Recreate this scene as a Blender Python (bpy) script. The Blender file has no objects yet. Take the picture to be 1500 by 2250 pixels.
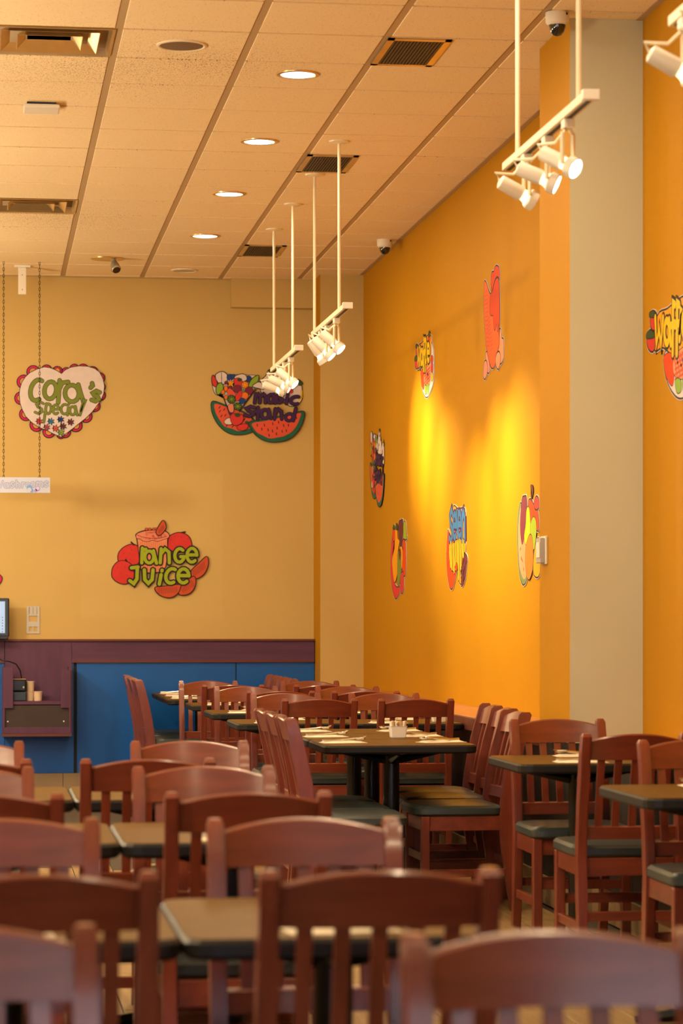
import bpy, bmesh, math, random
from mathutils import Vector, Matrix
random.seed(4)
PI = math.pi
S = bpy.context.scene
COL = S.collection

# ------------------------------------------------------------------ camera, world, light, exposure
F, HY, YAW, EYE = 5820.0, 1364.0, 0.134, 1.30      # focal length in pixels of 1500x2250, horizon row
CY, SY = math.cos(YAW), math.sin(YAW)
cam_d = bpy.data.cameras.new('camera'); cam = bpy.data.objects.new('camera', cam_d); COL.objects.link(cam)
cam.location = (0, 0, EYE); cam.rotation_euler = (PI / 2, 0, -YAW)
cam_d.sensor_fit = 'VERTICAL'; cam_d.sensor_height = 36.0; cam_d.lens = F / 2250 * 36.0
cam_d.shift_y = (HY - 1125) / 2250
cam_d.clip_start = 0.05; cam_d.clip_end = 200
cam_d.dof.use_dof = True; cam_d.dof.focus_distance = 15.0; cam_d.dof.aperture_fstop = 5.0
S.camera = cam
S.view_settings.view_transform = 'Standard'; S.view_settings.look = 'None'
S.view_settings.gamma = 1.0; S.view_settings.use_curve_mapping = False
S.view_settings.exposure = 0.0
wd = bpy.data.worlds.new('world'); S.world = wd; wd.use_nodes = True
wd.node_tree.nodes['Background'].inputs[0].default_value = (0.62, 0.74, 1.0, 1)
wd.node_tree.nodes['Background'].inputs[1].default_value = 1.0
S.cycles.use_adaptive_sampling = True; S.cycles.adaptive_threshold = 0.04; S.cycles.adaptive_min_samples = 20
S.cycles.max_bounces = 5; S.cycles.glossy_bounces = 2; S.cycles.transmission_bounces = 2; S.cycles.diffuse_bounces = 4; S.cycles.sample_clamp_indirect = 4.0
S.cycles.caustics_reflective = False; S.cycles.caustics_refractive = False
WARM = (1.0, 0.765, 0.46)
P_DOWN, P_SPOT, P_DAY, P_GLOBE = 21.0, 105.0, 2600.0, 162.0
# daylight through unseen shop windows, added behind the camera for the bluish light
for k, xx in enumerate((-3.6, 0.4)):
    ld = bpy.data.lights.new('window_daylight', 'AREA'); ld.shape = 'RECTANGLE'; ld.size = 3.2; ld.size_y = 2.95
    ld.energy = P_DAY; ld.color = (0.66, 0.74, 1.0)
    lo = bpy.data.objects.new('window_daylight', ld); COL.objects.link(lo)
    lo.location = (xx, -3.06, 1.62); lo.rotation_euler = (-PI / 2, PI, 0)

# ------------------------------------------------------------------ helpers
def ray(px, py):
    x = (px - 750) / F; y = (HY - py) / F
    return Vector((SY + x * CY, CY - x * SY, y))
def on_h(px, py, h):
    v = ray(px, py); return Vector((0, 0, EYE)) + v * ((h - EYE) / v.z)
def on_x(px, py, X):
    v = ray(px, py); return Vector((0, 0, EYE)) + v * (X / v.x)
def on_y(px, py, Y):
    v = ray(px, py); return Vector((0, 0, EYE)) + v * (Y / v.y)
def project(X, Y, Z):
    z = X * SY + Y * CY; x = X * CY - Y * SY
    return 750 + F * x / z, HY - F * (Z - EYE) / z

def obj(name, bm, mat, parent=None, smooth=False):
    me = bpy.data.meshes.new(name)
    if isinstance(bm, tuple):
        me.from_pydata(bm[0], [], bm[1])
    else:
        bmesh.ops.recalc_face_normals(bm, faces=bm.faces[:]); bm.to_mesh(me); bm.free()
    if smooth:
        for p in me.polygons: p.use_smooth = True
        me.set_sharp_from_angle(angle=math.radians(38))
    if mat: me.materials.append(mat)
    o = bpy.data.objects.new(name, me); COL.objects.link(o)
    if parent: o.parent = parent
    return o
def inst(name, me, parent=None, loc=(0, 0, 0), rz=0):
    o = bpy.data.objects.new(name, me); COL.objects.link(o); o.location = loc; o.rotation_euler = (0, 0, rz)
    if parent: o.parent = parent
    return o
def thing(name, label, cat, loc=(0, 0, 0), rz=0, group=None):
    o = bpy.data.objects.new(name, None); COL.objects.link(o); o.empty_display_size = 0.1
    o.location = loc; o.rotation_euler = (0, 0, rz)
    return tag(o, label, cat, group)
def tag(o, label, cat, group=None):
    o['label'] = label; o['category'] = cat
    if group: o['group'] = group
    return o
def struct(o, label=None):
    o['kind'] = 'structure'
    if label: o['label'] = label
    return o
def copy_tree(o, parent=None):
    c = o.copy(); COL.objects.link(c)
    if parent: c.parent = parent
    for ch in list(o.children): copy_tree(ch, c)
    return c

def box(bm, x0, x1, y0, y1, z0, z1, bev=0.0, seg=2):
    vs = [bm.verts.new(p) for p in ((x0, y0, z0), (x1, y0, z0), (x1, y1, z0), (x0, y1, z0), (x0, y0, z1), (x1, y0, z1), (x1, y1, z1), (x0, y1, z1))]
    fs = [bm.faces.new([vs[i] for i in q]) for q in ((0, 3, 2, 1), (4, 5, 6, 7), (0, 1, 5, 4), (1, 2, 6, 5), (2, 3, 7, 6), (3, 0, 4, 7))]
    if bev:
        es = list({e for f in fs for e in f.edges})
        bmesh.ops.bevel(bm, geom=es, offset=bev, segments=seg, affect='EDGES', profile=0.5)
    return bm
def B(*a, **k): return box(bmesh.new(), *a, **k)
def tube(bm, pts, r, n=8, caps=True):
    rings = []
    for i, p in enumerate(pts):
        p = Vector(p)
        a = Vector(pts[max(i - 1, 0)]); b = Vector(pts[min(i + 1, len(pts) - 1)])
        t = (b - a).normalized()
        ref = Vector((0, 0, 1)) if abs(t.z) < 0.9 else Vector((1, 0, 0))
        u = t.cross(ref).normalized(); v = t.cross(u)
        rr = r[i] if isinstance(r, (list, tuple)) else r
        rings.append([bm.verts.new(p + (u * math.cos(2 * PI * k / n) + v * math.sin(2 * PI * k / n)) * rr) for k in range(n)])
    for a, b in zip(rings, rings[1:]):
        for k in range(n): bm.faces.new((a[k], a[(k + 1) % n], b[(k + 1) % n], b[k]))
    if caps:
        bm.faces.new(rings[0]); bm.faces.new(rings[-1])
    return bm
def lathe(bm, prof, n=24, c=(0, 0, 0), close=True):
    rings = []
    for r, z in prof:
        rings.append([bm.verts.new((c[0] + r * math.cos(2 * PI * k / n), c[1] + r * math.sin(2 * PI * k / n), c[2] + z)) for k in range(n)])
    for a, b in zip(rings, rings[1:]):
        for k in range(n): bm.faces.new((a[k], a[(k + 1) % n], b[(k + 1) % n], b[k]))
    if close:
        bm.faces.new(rings[0]); bm.faces.new(rings[-1])
    return bm
def prism(bm, pts2, lo, hi, to3d):
    a = [bm.verts.new(to3d(u, v, lo)) for u, v in pts2]; b = [bm.verts.new(to3d(u, v, hi)) for u, v in pts2]
    n = len(pts2)
    bm.faces.new(a); bm.faces.new(b)
    for k in range(n): bm.faces.new((a[k], a[(k + 1) % n], b[(k + 1) % n], b[k]))
    return bm
def round_rect(w, d, r, n=4):
    pts = []
    for cx, cy, a0 in ((w / 2 - r, d / 2 - r, 0), (-w / 2 + r, d / 2 - r, 90), (-w / 2 + r, -d / 2 + r, 180), (w / 2 - r, -d / 2 + r, 270)):
        for k in range(n + 1):
            a = math.radians(a0 + 90 * k / n); pts.append((cx + r * math.cos(a), cy + r * math.sin(a)))
    return pts

# ------------------------------------------------------------------ materials
def nd(nt, t, **kw):
    n = nt.nodes.new(t)
    for k, v in kw.items(): setattr(n, k, v)
    return n
def mat(name, col, rough=0.6, metal=0.0, emit=None, es=1.0, coat=0.0, spec=0.5, var=0.0, vscale=8.0, stretch=(1, 1, 1), bump=0.0, bscale=60.0, trans=0.0):
    m = bpy.data.materials.new(name); m.use_nodes = True; nt = m.node_tree; b = nt.nodes['Principled BSDF']
    b.inputs['Base Color'].default_value = (*col, 1); b.inputs['Roughness'].default_value = rough
    b.inputs['Metallic'].default_value = metal; b.inputs['Specular IOR Level'].default_value = spec
    b.inputs['Coat Weight'].default_value = coat; b.inputs['Coat Roughness'].default_value = 0.15
    if emit and es < 50: m.cycles.emission_sampling = 'NONE'      # small glowing faces; their lamps carry the light
    if trans: b.inputs['Transmission Weight'].default_value = trans
    if emit: b.inputs['Emission Color'].default_value = (*emit, 1); b.inputs['Emission Strength'].default_value = es
    if var or bump:
        tc = nd(nt, 'ShaderNodeTexCoord'); mp = nd(nt, 'ShaderNodeMapping'); mp.inputs['Scale'].default_value = stretch
        nt.links.new(tc.outputs['Object'], mp.inputs['Vector'])
    if var:
        nz = nd(nt, 'ShaderNodeTexNoise'); nz.inputs['Scale'].default_value = vscale; nz.inputs['Detail'].default_value = 3
        nt.links.new(mp.outputs[0], nz.inputs['Vector'])
        mr = nd(nt, 'ShaderNodeMapRange'); mr.inputs[1].default_value = 0.25; mr.inputs[2].default_value = 0.75
        mr.inputs[3].default_value = 1 - var; mr.inputs[4].default_value = 1 + var
        nt.links.new(nz.outputs['Fac'], mr.inputs[0])
        mx = nd(nt, 'ShaderNodeVectorMath', operation='SCALE'); mx.inputs[0].default_value = col
        nt.links.new(mr.outputs[0], mx.inputs['Scale']); nt.links.new(mx.outputs[0], b.inputs['Base Color'])
    if bump:
        n2 = nd(nt, 'ShaderNodeTexNoise'); n2.inputs['Scale'].default_value = bscale; n2.inputs['Detail'].default_value = 3
        nt.links.new(mp.outputs[0], n2.inputs['Vector'])
        bp = nd(nt, 'ShaderNodeBump'); bp.inputs['Strength'].default_value = bump; bp.inputs['Distance'].default_value = 0.01
        nt.links.new(n2.outputs['Fac'], bp.inputs['Height']); nt.links.new(bp.outputs[0], b.inputs['Normal'])
    return m
def lin(r, g, b):
    f = lambda c: (c / 255 / 12.92) if c / 255 <= 0.04045 else ((c / 255 + 0.055) / 1.055) ** 2.4
    return (f(r), f(g), f(b))
M = {}
M['orange'] = mat('wall_paint_orange', (0.46, 0.215, 0.008), 0.55, spec=0.06, var=0.03, vscale=1.5)
M['backorange'] = mat('wall_paint_apricot', (0.57, 0.41, 0.155), 0.7, spec=0.2, var=0.03, vscale=1.2)
M['tan'] = mat('column_paint_tan', (0.625, 0.64, 0.51), 0.7, spec=0.2, var=0.02, vscale=2)
M['grid'] = mat('ceiling_grid_enamel', (0.47, 0.33, 0.18), 0.6)  # bar colour darkened to carry the shade of the tile reveals
M['plaster'] = mat('ceiling_slab', (0.5, 0.35, 0.2), 0.9)
M['wood'] = mat('cherry_wood', (0.180, 0.037, 0.018), 0.32, coat=0.4, var=0.30, vscale=7, stretch=(3, 3, 0.5))
M['woodh'] = mat('cherry_wood_rail', (0.180, 0.037, 0.018), 0.32, coat=0.4, var=0.30, vscale=7, stretch=(0.5, 3, 4))
M['vinyl'] = mat('green_black_vinyl', (0.036, 0.050, 0.052), 0.36, var=0.1, bump=0.04, bscale=120)
M['laminate'] = mat('table_laminate', (0.120, 0.064, 0.014), 0.45, spec=0.05, var=0.18, vscale=6, stretch=(1, 6, 1))
M['edge'] = mat('table_edge_rubber', (0.012, 0.011, 0.011), 0.5, spec=0.25)
M['black'] = mat('black_enamel', (0.004, 0.0045, 0.005), 0.3, spec=0.4)
M['white'] = mat('white_enamel', (0.80, 0.78, 0.74), 0.35)
M['cream'] = mat('cream_enamel', (0.82, 0.74, 0.58), 0.4)
M['slot'] = mat('track_slot', (0.03, 0.02, 0.015), 0.6)
M['brass'] = mat('diffuser_metal', (0.72, 0.52, 0.26), 0.28, metal=0.85, var=0.15, vscale=5)
M['grille'] = mat('grille_brown', (0.045, 0.028, 0.018), 0.5)
M['duct'] = mat('duct_black', (0.01, 0.009, 0.008), 0.8)
M['chrome'] = mat('steel', (0.75, 0.75, 0.76), 0.16, metal=1.0)
M['napkin'] = mat('paper_napkin', (0.85, 0.78, 0.62), 0.8, bump=0.1, bscale=90)
M['ceramic'] = mat('white_ceramic', (0.85, 0.85, 0.86), 0.2)
M['kraft'] = mat('kraft_packets', (0.55, 0.36, 0.18), 0.7)
M['packet'] = mat('white_packets', (0.8, 0.76, 0.7), 0.7)
M['plum'] = mat('plum_wood_laminate', (0.095, 0.035, 0.085), 0.55, spec=0.3, var=0.22, vscale=6, stretch=(0.35, 4, 5))
M['plumv'] = mat('plum_wood_panel', (0.095, 0.035, 0.085), 0.55, spec=0.3, var=0.15, vscale=6, stretch=(3, 3, 0.6))
M['redtrim'] = mat('red_brown_trim', (0.11, 0.020, 0.010), 0.45)
M['blue'] = mat('blue_laminate', (0.007, 0.100, 0.43), 0.30, spec=0.35, var=0.05, vscale=3)
M['darkwood'] = mat('dark_recess', (0.035, 0.020, 0.017), 0.6, var=0.1)
M['wains'] = mat('charcoal_panel', (0.018, 0.015, 0.014), 0.45, var=0.2, vscale=6, stretch=(4, 4, 0.5))
M['ledge'] = mat('ledge_wood', (0.42, 0.17, 0.06), 0.35, var=0.12, vscale=5, stretch=(4, 0.6, 1))
M['tilebase'] = mat('tan_base_tile', (0.28, 0.19, 0.10), 0.5, var=0.15, vscale=5)
M['plank'] = mat('wood_look_tile', (0.27, 0.18, 0.08), 0.5, spec=0.25, var=0.25, vscale=5, stretch=(7, 0.7, 1))
M['grout'] = mat('floor_grout', (0.05, 0.035, 0.025), 0.8)
M['glass'] = mat('dark_dome', (0.01, 0.01, 0.012), 0.05, coat=1.0)
M['clear'] = mat('window_glass', (1, 1, 1), 0.02, trans=1.0)
M['lampglass'] = mat('lamp_glass', (0.9, 0.8, 0.6), 0.1, emit=(1.0, 0.78, 0.4), es=2.2)
M['lampface'] = mat('lamp_face', (1, 1, 1), 0.3, emit=(1.0, 0.93, 0.82), es=26.0)
M['downface'] = mat('downlight_face', (1, 1, 1), 0.3, emit=(1.0, 0.95, 0.88), es=9.0)
M['dimface'] = mat('unlit_downlight_face', (0.45, 0.40, 0.33), 0.3)
M['screen'] = mat('screen_glow', (0.1, 0.12, 0.15), 0.3, emit=(0.55, 0.72, 0.95), es=0.75)
M['navy'] = mat('monitor_case', (0.012, 0.026, 0.045), 0.35)
M['cup'] = mat('paper_cup', (0.72, 0.56, 0.42), 0.7)
M['zinc'] = mat('zinc_plate', (0.46, 0.44, 0.40), 0.5, metal=0.4)
M['chain'] = mat('black_chain', (0.02, 0.016, 0.012), 0.5, metal=0.5)
M['sign'] = mat('sign_white', (0.50, 0.56, 0.78), 0.35)
M['sign_line'] = mat('sign_outline', (0.20, 0.25, 0.52), 0.5)
M['sign_fill'] = mat('sign_letter', (0.44, 0.50, 0.78), 0.5)
M['sign_blue'] = mat('sign_pale_blue', (0.16, 0.34, 0.85), 0.5)
M['sign_violet'] = mat('sign_pale_violet', (0.36, 0.26, 0.76), 0.5)
INK = {}
def ink(n, r, g, b):
    INK[n] = mat('print_' + n, tuple(0.78 * q for q in lin(r, g, b)), 0.6, spec=0.2, var=0.06, vscale=20)
for n, c in dict(dark=(46, 34, 40), white=(236, 226, 232), pink=(222, 40, 110), olive=(128, 146, 58), lime=(168, 190, 46), red=(226, 62, 62),
                 coral=(236, 96, 74), rust=(214, 92, 58), peach=(246, 160, 120), salmon=(244, 150, 128), purple=(74, 38, 106), green=(40, 110, 88), leaf=(150, 190, 60), blue=(36, 74, 160),
                 sky=(64, 140, 200), yellow=(250, 206, 20), amber=(250, 170, 20), plum=(130, 44, 74), wine=(110, 46, 56), deepgreen=(64, 84, 44),
                 vermilion=(236, 74, 20), orange=(246, 130, 40), teal=(30, 92, 98), sage=(124, 140, 90), wallfill=(224, 160, 84), rose=(196, 84, 110), azure=(62, 128, 196), fire=(244, 104, 40), ember=(222, 66, 14)).items(): ink(n, *c)

# ceiling tile: mineral fibre with pin holes and some soot specks
m = mat('ceiling_tile', (0.78, 0.60, 0.40), 0.85); M['tile'] = m
nt = m.node_tree; b = nt.nodes['Principled BSDF']
ge = nd(nt, 'ShaderNodeNewGeometry'); nz = nd(nt, 'ShaderNodeTexNoise'); nz.inputs['Scale'].default_value = 110; nz.inputs['Detail'].default_value = 2
nt.links.new(ge.outputs['Position'], nz.inputs['Vector'])
rp = nd(nt, 'ShaderNodeValToRGB'); rp.color_ramp.elements[0].position = 0.30; rp.color_ramp.elements[1].position = 0.36
rp.color_ramp.elements[0].color = (0.66, 0.52, 0.36, 1); rp.color_ramp.elements[1].color = (0.90, 0.73, 0.47, 1)
nt.links.new(nz.outputs['Fac'], rp.inputs[0])
# soot specks beside the air diffusers
n3 = nd(nt, 'ShaderNodeTexNoise'); n3.inputs['Scale'].default_value = 120; n3.inputs['Detail'].default_value = 2
nt.links.new(ge.outputs['Position'], n3.inputs['Vector'])
last = None
for cx, cy, r in ((0.5, 12.75, 1.25), (0.4, 17.6, 1.0), (1.0, 12.6, 0.8)):
    ds = nd(nt, 'ShaderNodeVectorMath', operation='DISTANCE'); ds.inputs[1].default_value = (cx, cy, 3.96)
    nt.links.new(ge.outputs['Position'], ds.inputs[0])
    mr = nd(nt, 'ShaderNodeMapRange'); mr.inputs[1].default_value = 0.1; mr.inputs[2].default_value = r; mr.inputs[3].default_value = 0.125; mr.inputs[4].default_value = 0.0
    nt.links.new(ds.outputs['Value'], mr.inputs[0])
    if last is None: last = mr.outputs[0]
    else:
        mm = nd(nt, 'ShaderNodeMath', operation='MAXIMUM'); nt.links.new(last, mm.inputs[0]); nt.links.new(mr.outputs[0], mm.inputs[1]); last = mm.outputs[0]
sb = nd(nt, 'ShaderNodeMath', operation='SUBTRACT'); nt.links.new(n3.outputs['Fac'], sb.inputs[0]); nt.links.new(last, sb.inputs[1])
r2 = nd(nt, 'ShaderNodeValToRGB'); r2.color_ramp.elements[0].position = 0.27; r2.color_ramp.elements[1].position = 0.31
r2.color_ramp.elements[0].color = (0.42, 0.33, 0.24, 1); r2.color_ramp.elements[1].color = (1, 1, 1, 1)
nt.links.new(sb.outputs[0], r2.inputs[0])
mu = nd(nt, 'ShaderNodeMix', data_type='RGBA', blend_type='MULTIPLY'); mu.inputs[0].default_value = 1
nt.links.new(rp.outputs[0], mu.inputs[6]); nt.links.new(r2.outputs[0], mu.inputs[7]); nt.links.new(mu.outputs[2], b.inputs['Base Color'])
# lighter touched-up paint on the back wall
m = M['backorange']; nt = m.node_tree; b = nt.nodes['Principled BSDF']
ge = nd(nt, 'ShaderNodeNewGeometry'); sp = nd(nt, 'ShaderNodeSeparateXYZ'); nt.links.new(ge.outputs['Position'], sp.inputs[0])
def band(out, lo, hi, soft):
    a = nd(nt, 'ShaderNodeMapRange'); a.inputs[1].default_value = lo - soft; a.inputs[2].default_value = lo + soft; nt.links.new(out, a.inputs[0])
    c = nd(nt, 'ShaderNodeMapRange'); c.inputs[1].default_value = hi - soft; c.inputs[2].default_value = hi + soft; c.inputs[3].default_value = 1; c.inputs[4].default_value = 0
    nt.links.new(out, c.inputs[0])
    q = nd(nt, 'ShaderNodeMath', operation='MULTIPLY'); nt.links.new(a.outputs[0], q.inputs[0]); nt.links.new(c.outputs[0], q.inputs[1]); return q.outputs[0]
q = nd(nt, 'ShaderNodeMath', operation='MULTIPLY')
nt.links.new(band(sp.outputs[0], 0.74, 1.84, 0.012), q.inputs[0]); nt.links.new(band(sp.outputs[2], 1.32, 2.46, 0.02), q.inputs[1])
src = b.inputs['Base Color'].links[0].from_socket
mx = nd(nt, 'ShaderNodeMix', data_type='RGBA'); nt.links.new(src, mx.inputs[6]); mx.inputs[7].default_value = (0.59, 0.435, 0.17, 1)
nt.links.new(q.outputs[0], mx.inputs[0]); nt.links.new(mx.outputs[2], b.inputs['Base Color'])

# ------------------------------------------------------------------ room shell
XR, YB, ZC, XL, YF = 2.89, 20.58, 3.96, -6.0, -3.2
COLX, LEDX, LEDZ = 2.56, 2.565, 0.79
floor = struct(obj('floor', B(XL, XR + .2, YF, YB + .2, -0.12, -0.008), M['grout']), 'wood-look tiled floor')
pl_me = None
rows = 0
for ix in range(-7, 13):
    x0 = 0.05 + ix * 0.205
    if x0 > 2.45 or x0 < -1.3: continue
    off = (ix * 0.37) % 0.92
    y = 2.6 + off - 0.92
    while y < 13.6:
        xa, ya = project(x0 + .1, y + .45, 0)
        if -260 < xa < 1760:
            if pl_me is None:
                o = obj('plank', B(-0.1, 0.1, -0.457, 0.457, -0.02, 0.0, bev=0.002, seg=1), M['plank'], floor); pl_me = o.data
            else: o = inst('plank', pl_me, floor)
            o.location = (x0 + 0.1025, y + 0.46, 0)
        y += 0.92
ceiling = struct(obj('ceiling', B(XL, XR + .2, YF, YB + .2, ZC + 0.03, ZC + 0.16), M['plaster']), 'suspended tile ceiling')
T0X, T0Y, TW = 0.601, 11.93, 0.6096
skip = {(-1, 0), (-1, 8)}
tile_me = {}
def tile(i, j, xa, xb, ya, yb):
    k = (round(xb - xa, 3), round(yb - ya, 3))
    if k not in tile_me:
        w, d = k[0] / 2, k[1] / 2
        bm = bmesh.new(); box(bm, -w, w, -d, d, 0, 0.02, bev=0.002, seg=1)
        o = obj('ceiling_tile', bm, M['tile'], ceiling); tile_me[k] = o.data
    else: o = inst('ceiling_tile', tile_me[k], ceiling)
    o.location = ((xa + xb) / 2, (ya + yb) / 2, ZC)
gx, gy = 0.019, 0.015
stuff = []
for i in range(-11, 5):
    for j in range(-24, 15):
        xa, xb = T0X + i * TW + gx, min(T0X + (i + 1) * TW - gx, XR - 0.03)
        ya, yb = T0Y + j * TW + gy, min(T0Y + (j + 1) * TW - gy, YB - 0.03)
        if xb - xa < 0.03 or yb - ya < 0.03 or xa < XL or ya < YF or (i, j) in skip: continue
        cx, cyy = (xa + xb) / 2, (ya + yb) / 2
        if cyy > 2:
            u, v = project(cx, cyy, ZC)
        else: u, v = -9999, 0
        if -330 < u < 1830 and v > -140: tile(i, j, xa, xb, ya, yb)
        else: stuff.append((xa, xb, ya, yb))
bm = bmesh.new()
for a in stuff: box(bm, a[0], a[1], a[2], a[3], ZC, ZC + 0.02)
o = obj('ceiling_tile', bm, M['tile'], ceiling); o['kind'] = 'stuff'
for i in range(-10, 5):
    x = T0X + i * TW
    if XL < x < XR: obj('grid_bar', B(x - 0.024, x + 0.024, YF, YB, ZC + 0.004, ZC + 0.026), M['grid'], ceiling)
for j in range(-24, 15):
    y = T0Y + j * TW
    if YF < y < YB: obj('grid_bar', B(XL, XR, y - 0.018, y + 0.018, ZC + 0.012, ZC + 0.025), M['grid'], ceiling)
for (a, c_) in (((XR - 0.03, XR), (YF, YB)), ((XL, XR), (YB - 0.03, YB))):
    obj('wall_angle', B(a[0], a[1], c_[0], c_[1], ZC - 0.002, ZC + 0.02), M['grid'], ceiling)
wall_right = struct(obj('wall_right', B(XR, XR + .2, YF, YB + .2, -0.1, ZC + .1), M['orange']))
wall_back = struct(obj('wall_back', B(XL, XR + .2, YB, YB + .2, -0.1, ZC + .1), M['backorange']))
struct(obj('wall_left', B(XL - .2, XL, YF, YB + .2, -0.1, ZC + .1), M['backorange']))
bm = bmesh.new()
for a in ((XL, -5.3, 0, ZC), (-1.9, -1.3, 0, ZC), (2.1, XR, 0, ZC), (-5.3, 2.1, 0, 0.08), (-5.3, 2.1, 3.15, ZC)): box(bm, a[0], a[1], YF - .15, YF, a[2], a[3])
struct(obj('wall_front', bm, M['tan']))
for k, (a, c_) in enumerate(((-5.3, -1.9), (-1.3, 2.1))):  # unseen shop windows, added to account for the bluish daylight
    bm = bmesh.new(); z0, z1 = 0.08, 3.15
    for r in ((a, a + .05, z0, z1), (c_ - .05, c_, z0, z1), (a, c_, z0, z0 + .05), (a, c_, z1 - .05, z1), ((a + c_) / 2 - .025, (a + c_) / 2 + .025, z0, z1)): box(bm, r[0], r[1], YF - .1, YF - .04, r[2], r[3])
    w = struct(obj('window_%d' % (k + 1), bm, M['black']))
    obj('pane', B(a + .05, c_ - .05, YF - .078, YF - .072, z0 + .05, z1 - .05), M['clear'], w)
# columns
bm = bmesh.new(); box(bm, COLX, XR + 0.01, 11.45, 12.09, 0, ZC + 0.02)
pil = obj('wall_pillar', bm, M['tan']); pil.data.materials.append(M['orange'])
for p in pil.data.polygons:
    if p.normal.x < -0.9: p.material_index = 1
struct(pil, 'tan wall pillar with an orange side between two stretches of orange wall')
bm = bmesh.new(); box(bm, 2.555, XR + 0.01, 20.17, YB + .01, 0, ZC + 0.02)
o = obj('wall_pillar', bm, M['backorange']); o.data.materials.append(M['orange'])
o.data.materials.append(M['tan'])
for p in o.data.polygons:
    if p.normal.y < -0.9: p.material_index = 0
    if p.normal.x < -0.9: p.material_index = 1
struct(o, 'corner pillar where the back wall meets the orange wall')
struct(obj('wall_soffit', B(1.90, 2.555, 20.48, YB + .01, 3.735, ZC + .01), M['backorange']), 'shallow boxed soffit under the ceiling on the back wall')

# wainscot with ledge along the right wall
bseg = [(-1.0, 11.45), (12.09, 20.17)]
tn = 1
for (ya, yb) in bseg:
    LEDX = 2.66 if ya < 0 else 2.565
    led = struct(obj('trim_%d' % tn, B(LEDX, XR, ya, yb, LEDZ - 0.028, LEDZ, bev=0.004, seg=1), M['ledge']), 'wooden ledge capping the dark wainscot'); tn += 1
    obj('front_lip', B(LEDX - 0.012, LEDX + 0.012, ya, yb, LEDZ - 0.075, LEDZ - 0.004, bev=0.004, seg=1), M['redtrim'], led)
    wp = struct(obj('trim_%d' % tn, B(LEDX + 0.03, XR, ya, yb, 0.0, LEDZ - 0.03), M['duct']), 'dark wainscot under the ledge'); tn += 1
    y = ya
    while y < yb - 0.02:
        y2 = min(y + 0.42, yb); obj('panel', B(LEDX + 0.012, LEDX + 0.034, y + 0.003, y2 - 0.003, 0.13, LEDZ - 0.05, bev=0.002, seg=1), M['wains'], wp); y = y2
    bs = struct(obj('baseboard_%s' % ('right' if ya < 0 else 'far_right'), B(LEDX + 0.008, LEDX + 0.03, ya, yb, 0, 0.128), M['grout'])); y = ya
    while y < yb - 0.02:
        y2 = min(y + 0.6, yb); obj('base_tile', B(LEDX - 0.004, LEDX + 0.012, y + 0.002, y2 - 0.002, 0.0, 0.132, bev=0.002, seg=1), M['tilebase'], bs); y = y2
bs = struct(obj('baseboard_pillar', B(COLX - 0.012, XR, 11.438, 12.1, 0, 0.13, bev=0.002, seg=1), M['tilebase']))
struct(obj('trim_%d' % tn, B(COLX - 0.004, XR, 11.446, 12.094, 0.13, LEDZ - 0.03), M['wains']), 'dark facing at the foot of the pillar')

# ------------------------------------------------------------------ half wall with blue front and server station
hw = thing('counter_front', 'long blue laminate counter front under a plum wood band', 'counter', (0, YB, 0))
YH = -0.09
obj('core', B(XL + .02, 2.553, YH + 0.02, -0.002, 0.0, 1.14), M['duct'], hw)
obj('cap', B(XL + .02, 2.553, YH - 0.02, -0.002, 1.14, 1.158, bev=0.003, seg=1), M['redtrim'], hw)
for (a, c_) in ((-1.2, 0.155), (0.668, 2.551)):
    bd = obj('band', B(a, c_ - .003, YH - 0.005, YH + 0.021, 0.995, 1.14), M['plum'], hw)
    obj('band_edge', B(a, c_ - .003, YH - 0.012, YH + 0.021, 0.978, 0.995), M['redtrim'], bd)
for (a, c_) in ((-3.0, -1.2), (-1.2, 0.155), (0.155, 0.685), (0.705, 1.935), (1.939, 2.551)):
    obj('panel', B(a + .002, c_ - .002, YH + 0.01, YH + 0.021, 0.128, 0.978), M['blue'], hw)
x = -3.0
while x < 2.5:
    x2 = min(x + 0.6, 2.551); obj('base_tile', B(x + .002, x2 - .002, YH + 0.002, YH + 0.021, 0.0, 0.126), M['tilebase'], hw); x = x2
# server station box
def back(px, py, dy=0.0): return on_y(px, py, YB + YH + dy)
D = 0.30
st = thing('server_station', 'plum wood wall station with shelf and dark lower pocket', 'station', (0, YB + YH, 0))
def stx(px): return on_y(px, 1500, YB + YH).x
def sz(py): return on_y(80, py, YB + YH - D).z
def sx(px): return on_y(px, 1500, YB + YH - D).x
xa, xb = sx(5), sx(156)
obj('back_panel', B(0.157, 0.666, -0.008, 0.009, 0.44, 1.138), M['plumv'], st)
obj('side_panel', B(xa, xa + .016, -D, -0.009, sz(1612), sz(1466)), M['plumv'], st)
obj('side_panel', B(xb - .016, xb, -D, -0.009, sz(1612), sz(1466)), M['plumv'], st)
for (p0, p1, q0, q1, r) in ((6, 29, 1466, 1556, 'cheek'), (133.5, 156, 1472, 1556, 'cheek'), (6, 11, 1554, 1600, 'stile'), (151, 156, 1554, 1600, 'stile'), (6, 156, 1598, 1612, 'bottom_rail')):
    obj(r, B(sx(p0), sx(p1), -D - .018, -D, sz(q1), sz(q0), bev=0.002, seg=1), M['plumv'], st)
obj('shelf', B(xa + .016, xb - .016, -D + .002, -0.009, sz(1548), sz(1541)), M['plum'], st)
pk = obj('pocket_panel', B(xa + .016, xb - .016, -D + .004, -D + .012, sz(1600), sz(1550)), M['darkwood'], st)
for p_ in (17, 140): obj('screw', lathe(bmesh.new(), [(0.006, 0), (0.006, 0.004)], 10), M['white'], pk)
scr = [o for o in pk.children]
for o, p_ in zip(scr, (17, 140)):
    o.rotation_euler = (PI / 2, 0, 0); o.location = (sx(p_), -D + .003, sz(1585))
obj('base_trim', B(xa - .004, xb + .004, -D - .022, -0.009, sz(1618), sz(1612)), M['redtrim'], st)
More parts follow.
